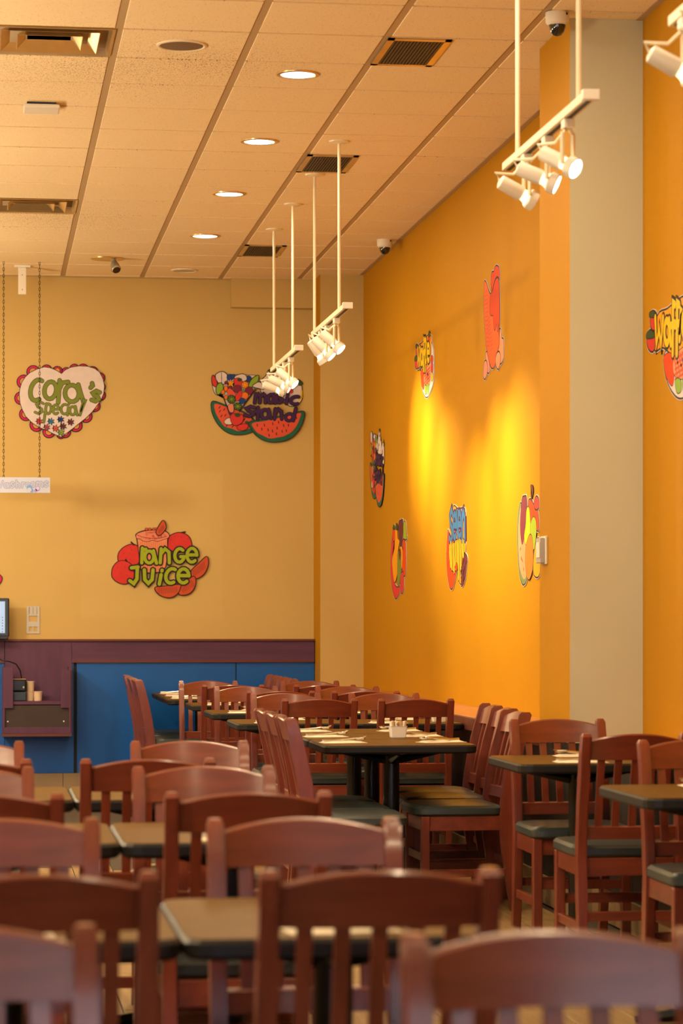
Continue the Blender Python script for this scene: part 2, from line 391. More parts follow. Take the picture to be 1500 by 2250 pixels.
obj('side_trim', B(xb, xb + .008, -D + .0, -0.009, sz(1612), sz(1468)), M['redtrim'], st)
shz = sz(1541) + 0.0008
# printer and cups on the shelf
pr = thing('receipt_printer', 'black receipt printer on the station shelf', 'printer', (sx(36), YB + YH - 0.16, shz))
w = 0.075
obj('body', B(-w, w, -0.09, 0.09, 0.0, 0.07, bev=0.006), M['navy'], pr)
obj('cover', B(-w, w, -0.085, 0.09, 0.072, 0.165, bev=0.01), M['black'], pr)
obj('paper_slot', B(-0.03, w - .004, -0.088, -0.07, 0.164, 0.169), M['kraft'], pr)
obj('badge', B(w - .026, w - .014, -0.087, -0.084, 0.098, 0.112), M['zinc'], pr)
bm = bmesh.new(); tube(bm, [(-0.16, -0.1, 0.345), (-0.11, -0.12, 0.31), (-0.05, -0.11, 0.30), (0.0, -0.06, 0.28), (0.03, -0.02, 0.23), (0.042, 0.0, 0.16)], 0.0045, 6)
obj('power_cable', bm, M['black'], pr, True)
def cup(px, z, hh, rr, lab):
    c_ = thing('paper_cup', lab, 'cup', (sx(px), YB + YH - 0.17, z), 0, 'paper cups on the station shelf')
    obj('cup_body', lathe(bmesh.new(), [(rr * .86, 0), (rr, hh), (rr * .93, hh), (rr * .8, 0.006)], 20), M['cup'], c_, True)
    obj('rim', lathe(bmesh.new(), [(rr, hh - .004), (rr * 1.06, hh - .001), (rr * 1.04, hh + .003), (rr * .94, hh + .002)], 20, close=False), M['cup'], c_, True)
cup(66, shz, 0.068, 0.032, 'beige paper cup beside the printer, under another cup')
cup(84, shz, 0.068, 0.034, 'beige paper cup on the shelf, away from the printer')
cup(67, shz + 0.072, 0.073, 0.032, 'beige paper cup stacked on top of two others')
# monitor on the counter cap
mo = thing('pos_monitor', 'dark blue touch-screen monitor standing on the counter edge', 'monitor', (on_y(-40, 1400, 20.4).x, 20.42, 1.158))
mx0, mx1 = on_y(-120, 1350, 20.4).x - mo.location.x, on_y(20.5, 1350, 20.4).x - mo.location.x
obj('case', B(mx0, mx1, -0.03, 0.012, 0.02, 0.315, bev=0.01), M['navy'], mo)
sc = obj('screen', B(mx0 + .03, mx1 - .033, -0.0325, -0.029, 0.048, 0.29), M['screen'], mo)
for k in range(6): obj('icon', B(mx1 - .056, mx1 - .049, -0.0335, -0.032, 0.055 + k * .022, 0.061 + k * .022), M['navy'], sc)
obj('foot', B(mx0 + .1, mx1 - .01, -0.06, 0.04, 0.0, 0.03, bev=0.005), M['black'], mo)
# metal plate on the wall
p0, p1 = on_y(58.6, 1392, YB), on_y(87, 1332, YB)
sp_ = thing('junction_plate', 'bare zinc junction plate with cut-outs on the apricot wall', 'plate', (p0.x, YB, p0.z))
W_, H_ = p1.x - p0.x, p1.z - p0.z
bm = bmesh.new()
for a in ((0, .17, 0, 1), (.83, 1, 0, 1), (.17, .83, 0, .07), (.45, .55, .07, .25), (.17, .83, .25, .43), (.17, .83, .65, .71), (.17, .83, .96, 1)): box(bm, a[0] * W_, a[1] * W_, -0.006, -0.0005, a[2] * H_, a[3] * H_)
obj('plate', bm, M['zinc'], sp_)
for k in range(2): obj('cover_tab', B((.24 + .28 * k) * W_, (.48 + .28 * k) * W_, -0.005, -0.0005, .71 * H_, .96 * H_), M['zinc'], sp_)

# ------------------------------------------------------------------ ceiling fixtures
def down_light(x, y, lit=True, fixture=True, lab='round recessed downlight glowing in the tile ceiling'):
    t = thing('downlight', lab, 'downlight', (x, y, ZC), 0, 'recessed downlights in the ceiling')
    obj('trim_ring', lathe(bmesh.new(), [(0.105, 0.0), (0.103, -0.006), (0.088, -0.008), (0.082, 0.0)], 28, close=False), M['brass'] if lit else M['cream'], t, True)
    obj('lamp', lathe(bmesh.new(), [(0.083, -0.004), (0.05, -0.0045), (0.001, -0.005)], 28), M['downface'] if lit else M['dimface'], t)
    if lit:
        l = bpy.data.lights.new('downlight_glow', 'AREA'); l.shape = 'DISK'; l.size = 0.15; l.energy = P_DOWN; l.color = WARM
        lo = bpy.data.objects.new('downlight_glow', l); COL.objects.link(lo); lo.parent = t; lo.location = (0, 0, -0.012)
for k, lab in enumerate(('lit downlight between the round speaker and the widest brown grille', 'second lit downlight in the row counting toward the back wall', 'third lit downlight in the row counting toward the back wall', 'lit downlight nearest the back wall')):
    down_light(1.511, 12.80 + 1.82 * k, True, lab=lab)
down_light(1.506, 20.08, False, lab='unlit downlight close to the back wall')
for k in range(1, 7): down_light(1.511, 12.80 - 1.82 * k, True, lab='lit downlight in the row over the front tables')  # unseen downlights added to light the front of the room
for xx in (-1.54, -4.59):  # unseen downlight rows added to light the left of the room
    for k in range(-6, 5): down_light(xx, 11.9 + 1.82 * k + (0.6 if xx > -2 else 0), True, lab='lit downlight over the left side of the dining room')
# globe pendants added out of view to brighten the ceiling and left back wall
M['globe'] = mat('opal_globe', (1, 1, 1), 0.4, emit=WARM, es=P_GLOBE)
for k, yy in enumerate((5.5, 8.7, 11.9, 15.1, 18.3)):
    t = thing('pendant_lamp', 'opal globe pendant over the left half of the room', 'pendant lamp', (-1.45, yy, 2.45), 0, 'globe pendants')
    obj('globe', lathe(bmesh.new(), [(0.16 * math.sin(PI * q / 12) + 1e-4, -0.16 * math.cos(PI * q / 12)) for q in range(0, 13, 2)], 12), M['globe'], t, True)
    obj('cord', tube(bmesh.new(), [(0, 0, 0.16), (0, 0, ZC - 2.45)], 0.005, 6), M['black'], t)
    obj('canopy', lathe(bmesh.new(), [(0.06, 0), (0.055, -0.02), (0.01, -0.025)], 20, (0, 0, ZC - 2.45)), M['cream'], t)
# grilles
for k, (yy, lab) in enumerate(((12.22, 'brown ceiling air grille close to the tan pillar'), (15.19, 'brown ceiling air grille above a hanging track light'), (18.83, 'brown ceiling air grille nearest the back wall'))):
    g = thing('air_grille', lab, 'air vent', (1.975, yy, ZC), 0, 'ceiling air grilles')
    jj = round((yy - 0.3 - T0Y) / TW)
    yy = T0Y + (jj + 0.5) * TW; g.location.y = yy
    w, d = 0.147, 0.29
    bm = bmesh.new()
    for a in ((-w, w, -d, -d + .035), (-w, w, d - .035, d), (-w, -w + .03, -d, d), (w - .03, w, -d, d)): box(bm, a[0], a[1], a[2], a[3], -0.006, 0.0)
    obj('frame', bm, M['brass'], g)
    obj('recess', B(-w + .03, w - .03, -d + .035, d - .035, -0.0012, 0.0), M['duct'], g)
    for q in range(15):
        xx = -w + .037 + q * (2 * w - .074) / 14
        bm = bmesh.new(); box(bm, -0.005, 0.005, -d + .035, d - .035, -0.005, -0.001)
        o = obj('louver', bm, M['grille'], g); o.location.x = xx
# square cone diffusers
def frus(bm, a, za, b_, zb, th=0.004):
    for s1 in (0, 1):
        pass
    q = [(-1, -1), (1, -1), (1, 1), (-1, 1)]
    lo = [bm.verts.new((x * a, y * a, za)) for x, y in q]; hi = [bm.verts.new((x * b_, y * b_, zb)) for x, y in q]
    li = [bm.verts.new((x * (a - th), y * (a - th), za)) for x, y in q]; hi2 = [bm.verts.new((x * (b_ - th), y * (b_ - th), zb)) for x, y in q]
    for k in range(4):
        n = (k + 1) % 4
        bm.faces.new((lo[k], lo[n], hi[n], hi[k])); bm.faces.new((li[k], li[n], hi2[n], hi2[k]))
        bm.faces.new((lo[k], lo[n], li[n], li[k])); bm.faces.new((hi[k], hi[n], hi2[n], hi2[k]))
for (j, lab) in ((0, 'square brass-tinted cone diffuser beside the round speaker'), (8, 'square brass-tinted cone diffuser nearer the back wall')):
    d = thing('ceiling_diffuser', lab, 'air vent', (T0X - TW / 2, T0Y + (j + .5) * TW, ZC), 0, 'square ceiling diffusers')
    bm = bmesh.new(); frus(bm, 0.292, -0.002, 0.270, 0.06, 0.014); obj('outer_frame', bm, M['brass'], d)
    obj('duct_back', B(-0.27, 0.27, -0.27, 0.27, 0.062, 0.068), M['duct'], d)
    bm = bmesh.new(); frus(bm, 0.225, -0.004, 0.165, 0.045); obj('cone', bm, M['brass'], d)
    bm = bmesh.new(); frus(bm, 0.150, -0.006, 0.095, 0.045); obj('cone', bm, M['brass'], d)
    obj('centre_plate', B(-0.10, 0.10, -0.10, 0.10, 0.030, 0.034), M['brass'], d)
# speaker
p = on_h(399, 99, ZC)
t = thing('ceiling_speaker', 'round brown speaker grille set in the ceiling tile', 'speaker', (p.x, p.y, ZC))
obj('rim', lathe(bmesh.new(), [(0.118, 0), (0.116, -0.006), (0.106, -0.008), (0.10, -0.004)], 32, close=False), M['cream'], t, True)
obj('mesh_cover', lathe(bmesh.new(), [(0.104, -0.004), (0.06, -0.007), (0.001, -0.008)], 32), mat('speaker_mesh', (0.17, 0.10, 0.05), 0.7, var=0.3, vscale=160), t, True)
# wireless access point
p = on_h(91, 230, ZC)
t = thing('access_point', 'flat white rectangular device screwed under the ceiling', 'device', (p.x, p.y, ZC))
bm = bmesh.new(); box(bm, -0.075, 0.075, -0.075, 0.075, -0.012, 0.0); obj('mount', bm, M['navy'], t)
obj('case', B(-0.092, 0.092, -0.09, 0.09, -0.032, -0.012, bev=0.006), M['white'], t)
# adjustable ceiling spot
p = on_h(236, 568, ZC)
t = thing('ceiling_spotlight', 'small glass spotlight on a swivel arm under the ceiling', 'spotlight', (p.x, p.y, ZC))
obj('canopy', lathe(bmesh.new(), [(0.125, 0), (0.122, -0.006), (0.10, -0.008), (0.001, -0.009)], 28), M['brass'], t, True)
bm = bmesh.new(); tube(bm, [(0.03, 0, -0.005), (0.045, -0.02, 0.0), (0.05, -0.03, -0.03)], 0.012, 8); obj('swivel_arm', bm, M['zinc'], t)
bm = bmesh.new(); tube(bm, [(0.045, -0.02, 0.02 - .04), (0.05, -0.03, -0.05), (0.06, -0.06, -0.085)], [0.018, 0.032, 0.038], 14); obj('lamp_head', bm, M['zinc'], t, True)
bm = bmesh.new(); tube(bm, [(0.06, -0.06, -0.085), (0.063, -0.068, -0.094)], [0.034, 0.03], 14); obj('lamp_lens', bm, M['chrome'], t)
# white ceiling bracket
p = on_h(49, 584, ZC)
t = thing('ceiling_bracket', 'white metal bracket hanging from the ceiling by the back wall', 'bracket', (p.x, p.y, ZC))
obj('plate', B(-0.06, 0.06, -0.03, 0.03, -0.014, 0.0), M['white'], t)
obj('stem', B(-0.03, 0.03, -0.012, 0.012, -0.215, -0.014, bev=0.003, seg=1), M['white'], t)
for z in (-0.07, -0.18): 
    o = obj('screw', lathe(bmesh.new(), [(0.006, 0), (0.006, 0.003)], 8), M['zinc'], t); o.rotation_euler = (PI / 2, 0, 0); o.location = (0, -0.012, z)
# dome cameras
for (px, py, y, lab) in ((1224, 28, None, 'white dome camera with dark globe beside the tan pillar'), (845, 527, None, 'white dome camera with dark globe above the orange wall, near the corner')):
    p = on_h(px, py, ZC); r = 0.052 if px > 1000 else 0.054
    t = thing('dome_camera', lab, 'camera', (p.x, p.y, ZC), 0, 'ceiling dome cameras')
    obj('housing', lathe(bmesh.new(), [(r, 0), (r * 1.02, -0.02), (r * .98, -0.045), (r * .78, -0.055)], 24), M['white'], t, True)
    obj('dome', lathe(bmesh.new(), [(r * .72, -0.053), (r * .70, -0.065), (r * .58, -0.085), (r * .34, -0.099), (0.001, -0.104)], 24), M['glass'], t, True)
    o = obj('lens', lathe(bmesh.new(), [(0.006, 0), (0.006, 0.003)], 8), M['black'], t); o.rotation_euler = (PI / 2, 0, 0); o.location = (r * .62, -r * .78, -0.012)
# thermostat box on the pillar
p = on_x(1196, 1211, COLX)
t = thing('door_chime', 'small white control box on the orange side of the pillar', 'control box', (COLX, p.y - 0.01, p.z))
obj('back_plate', B(-0.012, -0.0005, -0.06, 0.05, -0.062, 0.068, bev=0.002, seg=1), M['white'], t)
obj('cover', B(-0.034, -0.0125, -0.05, 0.045, -0.056, 0.06, bev=0.004), mat('grey_plastic', (0.42, 0.40, 0.40), 0.4), t)
obj('button_strip', B(-0.038, -0.034, -0.051, 0.02, -0.03, 0.04), M['white'], t)

# ------------------------------------------------------------------ track lights
TX = 1.95
def aim(o, d):
    o.rotation_euler = Vector(d).to_track_quat('Z', 'Y').to_euler()
def track(y0, y1, zr, rods, heads, lab, cone=70, pw=1.0):
    t = thing('track_light', lab, 'track light', (TX, (y0 + y1) / 2, zr), 0, 'suspended track lights')
    L = (y1 - y0) / 2; my = (y0 + y1) / 2
    rl = obj('rail', B(-0.02, 0.02, -L, L, -0.012, 0.018, bev=0.002, seg=1), M['cream'], t)
    obj('rail_slot', B(-0.008, 0.008, -L + .02, L - .02, -0.014, -0.0119), M['slot'], rl)
    obj('end_cap', B(-0.028, 0.028, -L - .018, -L + .01, -0.014, 0.02, bev=0.002, seg=1), M['white'], rl)
    for yr in rods:
        bm = bmesh.new(); tube(bm, [(0, yr - my, 0.018), (0, yr - my, ZC - zr)], 0.009, 8); ro = obj('hanger_rod', bm, M['cream'], t, True)
        obj('canopy', lathe(bmesh.new(), [(0.058, 0), (0.054, -0.008), (0.012, -0.014)], 24, (0, yr - my, ZC - zr)), M['cream'], ro)
    for (yh, d, lit) in heads:
        d = Vector(d).normalized()
        hd = obj('lamp_head', B(-0.018, 0.018, -0.026, 0.026, -0.045, -0.013, bev=0.003, seg=1), M['white'], t)
        hd.location = (0, yh - my, 0)
        side = d.cross(Vector((0, 0, 1))).normalized()
        pv = Vector((0, 0, -0.168))
        bm = bmesh.new()
        for sg in (-1, 1):
            a = side * sg * 0.034
            tube(bm, [Vector((0, 0, -0.045)) + a * .3, Vector((0, 0, -0.062)) + a, pv + a], 0.0075, 6)
        obj('yoke', bm, M['cream'], hd, True)
        so = obj('socket', lathe(bmesh.new(), [(0.012, -0.118), (0.026, -0.112), (0.028, -0.03), (0.024, -0.022)], 18), M['white'], hd, True)
        lg = obj('bulb', lathe(bmesh.new(), [(0.02, -0.022), (0.022, -0.012), (0.030, 0.008)], 18, close=False), M['lampglass'], hd, True)
        rg = obj('lamp_ring', lathe(bmesh.new(), [(0.031, 0.002), (0.037, 0.008), (0.037, 0.034), (0.033, 0.036)], 20, close=False), M['white'], hd, True)
        fc = obj('lamp_face', lathe(bmesh.new(), [(0.0335, 0.032), (0.02, 0.034), (0.0008, 0.0345)], 20), M['lampface'], hd)
        bm = bmesh.new(); e = pv - d * 0.115
        tube(bm, [e, e - d * .02 + Vector((0, 0, .02)), e * .5 + Vector((0, 0, -0.03)), Vector((0, 0.02, -0.04))], 0.0055, 6)
        obj('cord', bm, M['cream'], hd, True)
        for o in (so, lg, rg, fc):
            o.location = pv; aim(o, d)
        l = bpy.data.lights.new('spot_beam', 'SPOT'); l.energy = P_SPOT * pw; l.color = (1.0, 0.84, 0.42); l.spot_size = math.radians(cone); l.spot_blend = 1.0; l.shadow_soft_size = 0.03
        lo = bpy.data.objects.new('spot_beam', l); COL.objects.link(lo); lo.parent = hd
        lo.location = pv + d * 0.045; lo.rotation_euler = d.to_track_quat('-Z', 'Y').to_euler()
def ty(px): return on_x(px, 700, TX).y
y0, y1 = ty(1296), ty(1114)
track(y0, y1, 3.005, (ty(1271), ty(1137)), ((ty(1247), (.62, -.62, -.45), 1), (ty(1203), (.86, -.28, -.42), 1), (ty(1157), (.88, .10, -.46), 1)), 'white track light with three lamps beside the tan pillar', 44, 0.55)
y0, y1 = ty(763), ty(690)
track(y0, y1, 3.005, (ty(745), ty(695) + 0.09), ((ty(739), (.62, -.36, -.62), 1), (ty(720), (.62, -.24, -.66), 1), (ty(706), (.56, .08, -.80), 1)), 'white track light hanging between two others, over the middle table', 74, 1.35)
y0, y1 = ty(656), ty(600)
track(y0, y1, 3.005, (ty(643), ty(602)), ((ty(639), (.66, -.34, -.60), 1), (ty(626), (.80, -.18, -.42), 1), (ty(614), (.86, -.06, -.30), 1)), 'white track light hanging nearest the back wall')
y1 = ty(1482); y0 = y1 - 1.3
track(y0, y1, 3.005, (y0 + .15, y1 - .15), ((y1 - .12, (.85, -.05, -.45), 1), (y1 - .5, (.8, -.2, -.5), 1)), 'white track light over the front tables, mostly outside the view', 44, 0.55)

# ------------------------------------------------------------------ chairs
CW, CH, SH = 0.402, 0.890, 0.480
def back_y(z):                                      # line of the back above the seat (leans backwards)
    t = max(0, (z - 0.43) / (CH - 0.43)); return -0.195 - 0.045 * t - 0.045 * t * t
def make_chair():
    root = bpy.data.objects.new('dining_chair', None); COL.objects.link(root); root.empty_display_size = 0.1
    pw = 0.034
    for s in (-1, 1):
        bm = bmesh.new(); prof = []
        zs = [0, 0.15, 0.3, 0.43, 0.52, 0.62, 0.72, 0.80, CH - 0.012]
        rows = []
        for z in zs:
            y = back_y(z) if z > 0.43 else -0.195 - 0.045 * ((0.43 - z) / 0.43) ** 1.5
            dpt = 0.052 if z < 0.3 else (0.064 if z < 0.75 else 0.058)
            x = s * (CW / 2 - pw / 2)
            rows.append([bm.verts.new((x + a * pw / 2, y + b_ * dpt / 2, z)) for a, b_ in ((-1, -1), (1, -1), (1, 1), (-1, 1))])
        top = rows[-1]
        y = back_y(CH); rows.append([bm.verts.new((s * (CW / 2 - pw / 2) + a * pw * .36, y + b_ * 0.018, CH)) for a, b_ in ((-1, -1), (1, -1), (1, 1), (-1, 1))])
        for a, b_ in zip(rows, rows[1:]):
            for k in range(4): bm.faces.new((a[k], a[(k + 1) % 4], b_[(k + 1) % 4], b_[k]))
        bm.faces.new(rows[0]); bm.faces.new(rows[-1])
        vert = [e for e in bm.edges if abs(e.verts[0].co.z - e.verts[1].co.z) > 0.01]
        bmesh.ops.bevel(bm, geom=vert, offset=0.005, segments=2, affect='EDGES')
        obj('back_post', bm, M['wood'], root, True)
    # arched, curved top rail
    def rail(z_lo, z_top_mid, z_top_end, th, bow, name):
        bm = bmesh.new(); n = 14; sec = []
        hwid = CW / 2 - pw + 0.004
        for i in range(n + 1):
            u = -1 + 2 * i / n; x = u * hwid; zt = z_top_end + (z_top_mid - z_top_end) * (1 - u * u)
            yb = -bow * (1 - u * u)
            ring = []
            for z, o_ in ((z_lo, -th / 2), (zt - 0.005, -th / 2), (zt, -th / 2 + 0.006), (zt, th / 2 - 0.006), (zt - 0.005, th / 2), (z_lo, th / 2)):
                ring.append(bm.verts.new((x, back_y(z) + yb + o_, z)))
            sec.append(ring)
        for a, b_ in zip(sec, sec[1:]):
            for k in range(6): bm.faces.new((a[k], a[(k + 1) % 6], b_[(k + 1) % 6], b_[k]))
        bm.faces.new(sec[0]); bm.faces.new(sec[-1])
        obj(name, bm, M['woodh'], root, True)
    rail(CH - 0.098, CH - 0.001, CH - 0.026, 0.024, 0.022, 'top_rail')
    rail(0.498, 0.548, 0.548, 0.022, 0.012, 'lower_rail')
    for k in range(5):
        x = (k - 2) * 0.062; u = x / 0.17; bm = bmesh.new(); rows = []
        for i in range(5):
            z = 0.54 + (CH - 0.092 - 0.54) * i / 4
            y = back_y(z) - (0.012 + 0.010 * i / 4) * (1 - u * u)
            rows.append([bm.verts.new((x + a * 0.0135, y + b_ * 0.006, z)) for a, b_ in ((-1, -1), (1, -1), (1, 1), (-1, 1))])
        for a, b_ in zip(rows, rows[1:]):
            for q in range(4): bm.faces.new((a[q], a[(q + 1) % 4], b_[(q + 1) % 4], b_[q]))
        bm.faces.new(rows[0]); bm.faces.new(rows[-1])
        obj('slat', bm, M['wood'], root)
    # seat pad
    bm = bmesh.new(); n_ = None; rings = []
    for ins, z in ((0.012, 0.428), (0.0, 0.438), (0.0, 0.462), (0.010, 0.474), (0.05, SH), (0.14, SH + 0.004)):
        rings.append([bm.verts.new((x, y + 0.02, z)) for x, y in round_rect(0.415 - 2 * ins, 0.40 - 2 * ins, max(0.05 - ins * .3, 0.01), 4)])
    for a, b_ in zip(rings, rings[1:]):
        for q in range(len(a)): bm.faces.new((a[q], a[(q + 1) % len(a)], b_[(q + 1) % len(a)], b_[q]))
    bm.faces.new(rings[0]); bm.faces.new(rings[-1])
    obj('seat_pad', bm, M['vinyl'], root, True)
    ax = CW / 2 - 0.006
    obj('apron', B(-ax + .03, ax - .03, 0.165, 0.185, 0.362, 0.428, bev=0.002, seg=1), M['woodh'], root)
    obj('apron', B(-ax + .03, ax - .03, -0.205, -0.185, 0.362, 0.428, bev=0.002, seg=1), M['woodh'], root)
    for s in (-1, 1):
        x = s * (ax - .012)
        obj('apron', B(x - .01, x + .01, -0.17, 0.155, 0.362, 0.428, bev=0.002, seg=1), M['woodh'], root)
        obj('stretcher', B(x - .01, x + .01, -0.19, 0.16, 0.155, 0.190, bev=0.002, seg=1), M['woodh'], root)
        bm = bmesh.new(); x = s * (CW / 2 - 0.020)
        box(bm, x - .019, x + .019, 0.155, 0.193, 0, 0.428, bev=0.004)
        obj('front_leg', bm, M['wood'], root)
    obj('stretcher', B(-ax + .02, ax - .02, 0.164, 0.184, 0.225, 0.262, bev=0.002, seg=1), M['woodh'], root)
    obj('stretcher', B(-ax + .02, ax - .02, -0.235, -0.217, 0.20, 0.235, bev=0.002, seg=1), M['woodh'], root)
    return root
proto = make_chair(); used = [False]
ROT = {'A': 0.0, 'T': PI, 'R': -PI / 2, 'L': PI / 2}
TOPY = back_y(CH)
def chair(X, Ytop, f, lab, grp, jit=0.0):
    """X, Ytop: floor position under the middle of the top rail; f: facing"""
    o = proto if not used[0] else copy_tree(proto); used[0] = True
    rz = ROT[f] + jit
    off = Matrix.Rotation(rz, 3, 'Z') @ Vector((0, TOPY, 0))
    o.location = (X - off.x, Ytop - off.y, 0); o.rotation_euler = (0, 0, rz)
    tag(o, lab, 'chair', grp); return o
def chz(px, zc, f, lab, grp, jit=0.0):
    xc = (px - 750) / F * zc
    chair(xc * CY + zc * SY, zc * CY - xc * SY, f, lab, grp, jit)
GF = 'chairs at the front bank of tables'
ordn = ('first', 'second', 'third', 'fourth')
def fl(k, f, side): return 'cherry slat-back chair, %s table pair from blue counter, facing %s it, %s side' % (ordn[k], 'toward' if f == 'A' else 'away from', side)
chz(1212, 3.50, 'T', fl(3, 'T', 'pillar'), GF)
chz(-116, 3.55, 'T', fl(3, 'T', 'aisle'), GF)
chz(835, 4.38, 'A', fl(2, 'A', 'pillar'), GF)
chz(78, 4.31, 'A', fl(2, 'A', 'aisle'), GF)
chz(666, 5.51, 'T', fl(2, 'T', 'pillar'), GF)
chz(5, 5.48, 'T', fl(2, 'T', 'aisle'), GF)
chz(546, 6.36, 'A', fl(1, 'A', 'pillar'), GF)
chz(-46, 6.28, 'A', fl(1, 'A', 'aisle'), GF)
chz(447, 7.47, 'T', fl(1, 'T', 'pillar'), GF)
chz(-84, 7.42, 'T', fl(1, 'T', 'aisle'), GF)
chz(325, 7.88, 'A', fl(0, 'A', 'pillar'), GF)
chz(-80, 7.83, 'A', fl(0, 'A', 'aisle'), GF)
chz(416, 9.05, 'T', fl(0, 'T', 'pillar'), GF)
chz(-78, 9.0, 'T', fl(0, 'T', 'aisle'), GF)
GW = 'chairs at the tables along the wainscot'
rown = {'D': 'the row next to caddy table', 'E': 'the middle row', 'F': 'the row nearest the corner pillar'}
rowz = {'D': 14.15, 'E': 15.70, 'F': 17.20}
for rname, xs in (('D', (702, 914, 627, 843)), ('E', (617, 803, 540, 762)), ('F', (512, 713, 457, 680))):
    z0 = rowz[rname]
    for k, px in enumerate(xs):
        f = 'A' if k < 2 else 'T'
        zc = z0 - 0.21 if f == 'A' else z0 + 0.69 + 0.22
        chz(px, zc, f, 'cherry chair facing %s blue counter, %s side of %s' % ('toward' if f == 'A' else 'away from', 'wall' if k % 2 else 'aisle', rown[rname]), GW)
GC = 'chairs along the caddy table'
YT = [12.02 - .14 + .61 * k for k in range(3)]
place3 = ('nearest the front bank', 'in the middle', 'nearest the back wall')
for k in range(3):
    chair(1.28, (11.30, 11.75, 12.18)[k], 'R', 'cherry chair seen side-on at the caddy table, back to the aisle, %s' % place3[k], GC, 0.01 * (k - 1))
    chair((2.40, 2.45, 2.47)[k], (11.85, 12.36, 12.80)[k], 'L', 'cherry chair between caddy table and wainscot, %s' % place3[k], GC, -0.03 * (k - 1))
GG = 'chairs along the table by the blue counter'
for k in range(3):
    chair(1.062, 18.70 + .609 * k, 'R', 'cherry chair on the aisle side of the table by blue counter, %s' % ('farthest from it', 'middle one', 'closest to it')[k], GG, 0.02 * (1 - k))
    chair(2.166, 18.72 + .609 * k, 'L', 'cherry chair on the pillar side of the table by blue counter, %s' % ('farthest from it', 'middle one', 'closest to it')[k], GG)
GR = 'chairs at the two tables before the pillar'
chz(1223, 11.08, 'T', 'cherry chair with its back to the tan pillar', GR)
chz(1396, 9.66, 'A', 'cherry chair facing the tan pillar across a small table', GR)
chz(1526, 9.14, 'T', 'cherry chair back to back with the one facing the pillar', GR)
chair(2.36, 7.55, 'A', 'cherry chair at the table second from the pillar, back mostly out of view', GR)

# ------------------------------------------------------------------ tables
TH = 0.75
def make_table():
    root = bpy.data.objects.new('dining_table', None); COL.objects.link(root); root.empty_display_size = 0.1
    bm = bmesh.new(); rings = []
    for ins, z in ((0.008, TH - 0.038), (0.0, TH - 0.030), (0.0, TH - 0.008), (0.005, TH - 0.0015)):
        rings.append([bm.verts.new((x, y, z)) for x, y in round_rect(0.606 - 2 * ins, 0.69 - 2 * ins, 0.05, 3)])
    for a, b_ in zip(rings, rings[1:]):
        for q in range(len(a)): bm.faces.new((a[q], a[(q + 1) % len(a)], b_[(q + 1) % len(a)], b_[q]))
    bm.faces.new(rings[0]); bm.faces.new(rings[-1])
    top = obj('table_top', bm, M['edge'], root)
    bm = bmesh.new(); prism(bm, round_rect(0.592, 0.676, 0.046, 3), TH - 0.002, TH, lambda u, v, h: (u, v, h)); obj('laminate', bm, M['laminate'], top)
    obj('pedestal', tube(bmesh.new(), [(0, 0, 0.03), (0, 0, TH - 0.06)], 0.037, 18), M['black'], root, True)
    bm = bmesh.new()
    for a in (0, 90):
        c_, s_ = math.cos(math.radians(a)), math.sin(math.radians(a))
        tube(bm, [(-0.22 * c_, -0.22 * s_, TH - 0.046), (-0.04 * c_, -0.04 * s_, TH - 0.075), (0.04 * c_, 0.04 * s_, TH - 0.075), (0.22 * c_, 0.22 * s_, TH - 0.046)], [0.008, 0.022, 0.022, 0.008], 6)
    obj('spider', bm, M['black'], root)
    bm = bmesh.new()
    for a in (0, 90):
        c_, s_ = math.cos(math.radians(a)), math.sin(math.radians(a))
        tube(bm, [(-0.255 * c_, -0.255 * s_, 0.014), (-0.04 * c_, -0.04 * s_, 0.032), (0.04 * c_, 0.04 * s_, 0.032), (0.255 * c_, 0.255 * s_, 0.014)], [0.012, 0.03, 0.03, 0.012], 6)
    obj('base', bm, M['black'], root)
    return root
tproto = make_table(); tused = [False]
def table(x, y, rot, lab, grp):
    o = tproto if not tused[0] else copy_tree(tproto); tused[0] = True
    o.location = (x, y, 0); o.rotation_euler = (0, 0, PI / 2 if rot else 0); tag(o, lab, 'table', grp); return o
def y_of(z, X):                                     # world Y for camera depth z at lateral X
    return (z - X * SY) / CY
# place settings: napkin with fork and spoon
def nap_mesh():
    bm = bmesh.new(); n, m_ = 8, 5; g = []
    random.seed(3)
    for i in range(n + 1):
        r = []
        for j in range(m_ + 1):
            u, v = i / n - .5, j / m_ - .5
            z = 0.0035 + 0.004 * abs(math.sin(7 * u + 3 * v)) + 0.003 * random.random()
            if i in (0, n) or j in (0, m_): z = 0.0012
            r.append(bm.verts.new((u * 0.20 + 0.004 * random.random(), v * 0.105 + 0.006 * math.sin(9 * u), z)))
        g.append(r)
    for i in range(n):
        for j in range(m_): bm.faces.new((g[i][j], g[i + 1][j], g[i + 1][j + 1], g[i][j + 1]))
    bot = []
    rim = [g[i][0] for i in range(n + 1)] + [g[n][j] for j in range(1, m_ + 1)] + [g[i][m_] for i in range(n - 1, -1, -1)] + [g[0][j] for j in range(m_ - 1, 0, -1)]
    low = [bm.verts.new((v.co.x, v.co.y, 0)) for v in rim]
    for k in range(len(rim)): bm.faces.new((rim[k], rim[(k + 1) % len(rim)], low[(k + 1) % len(rim)], low[k]))
    bm.faces.new(low)
    return bm
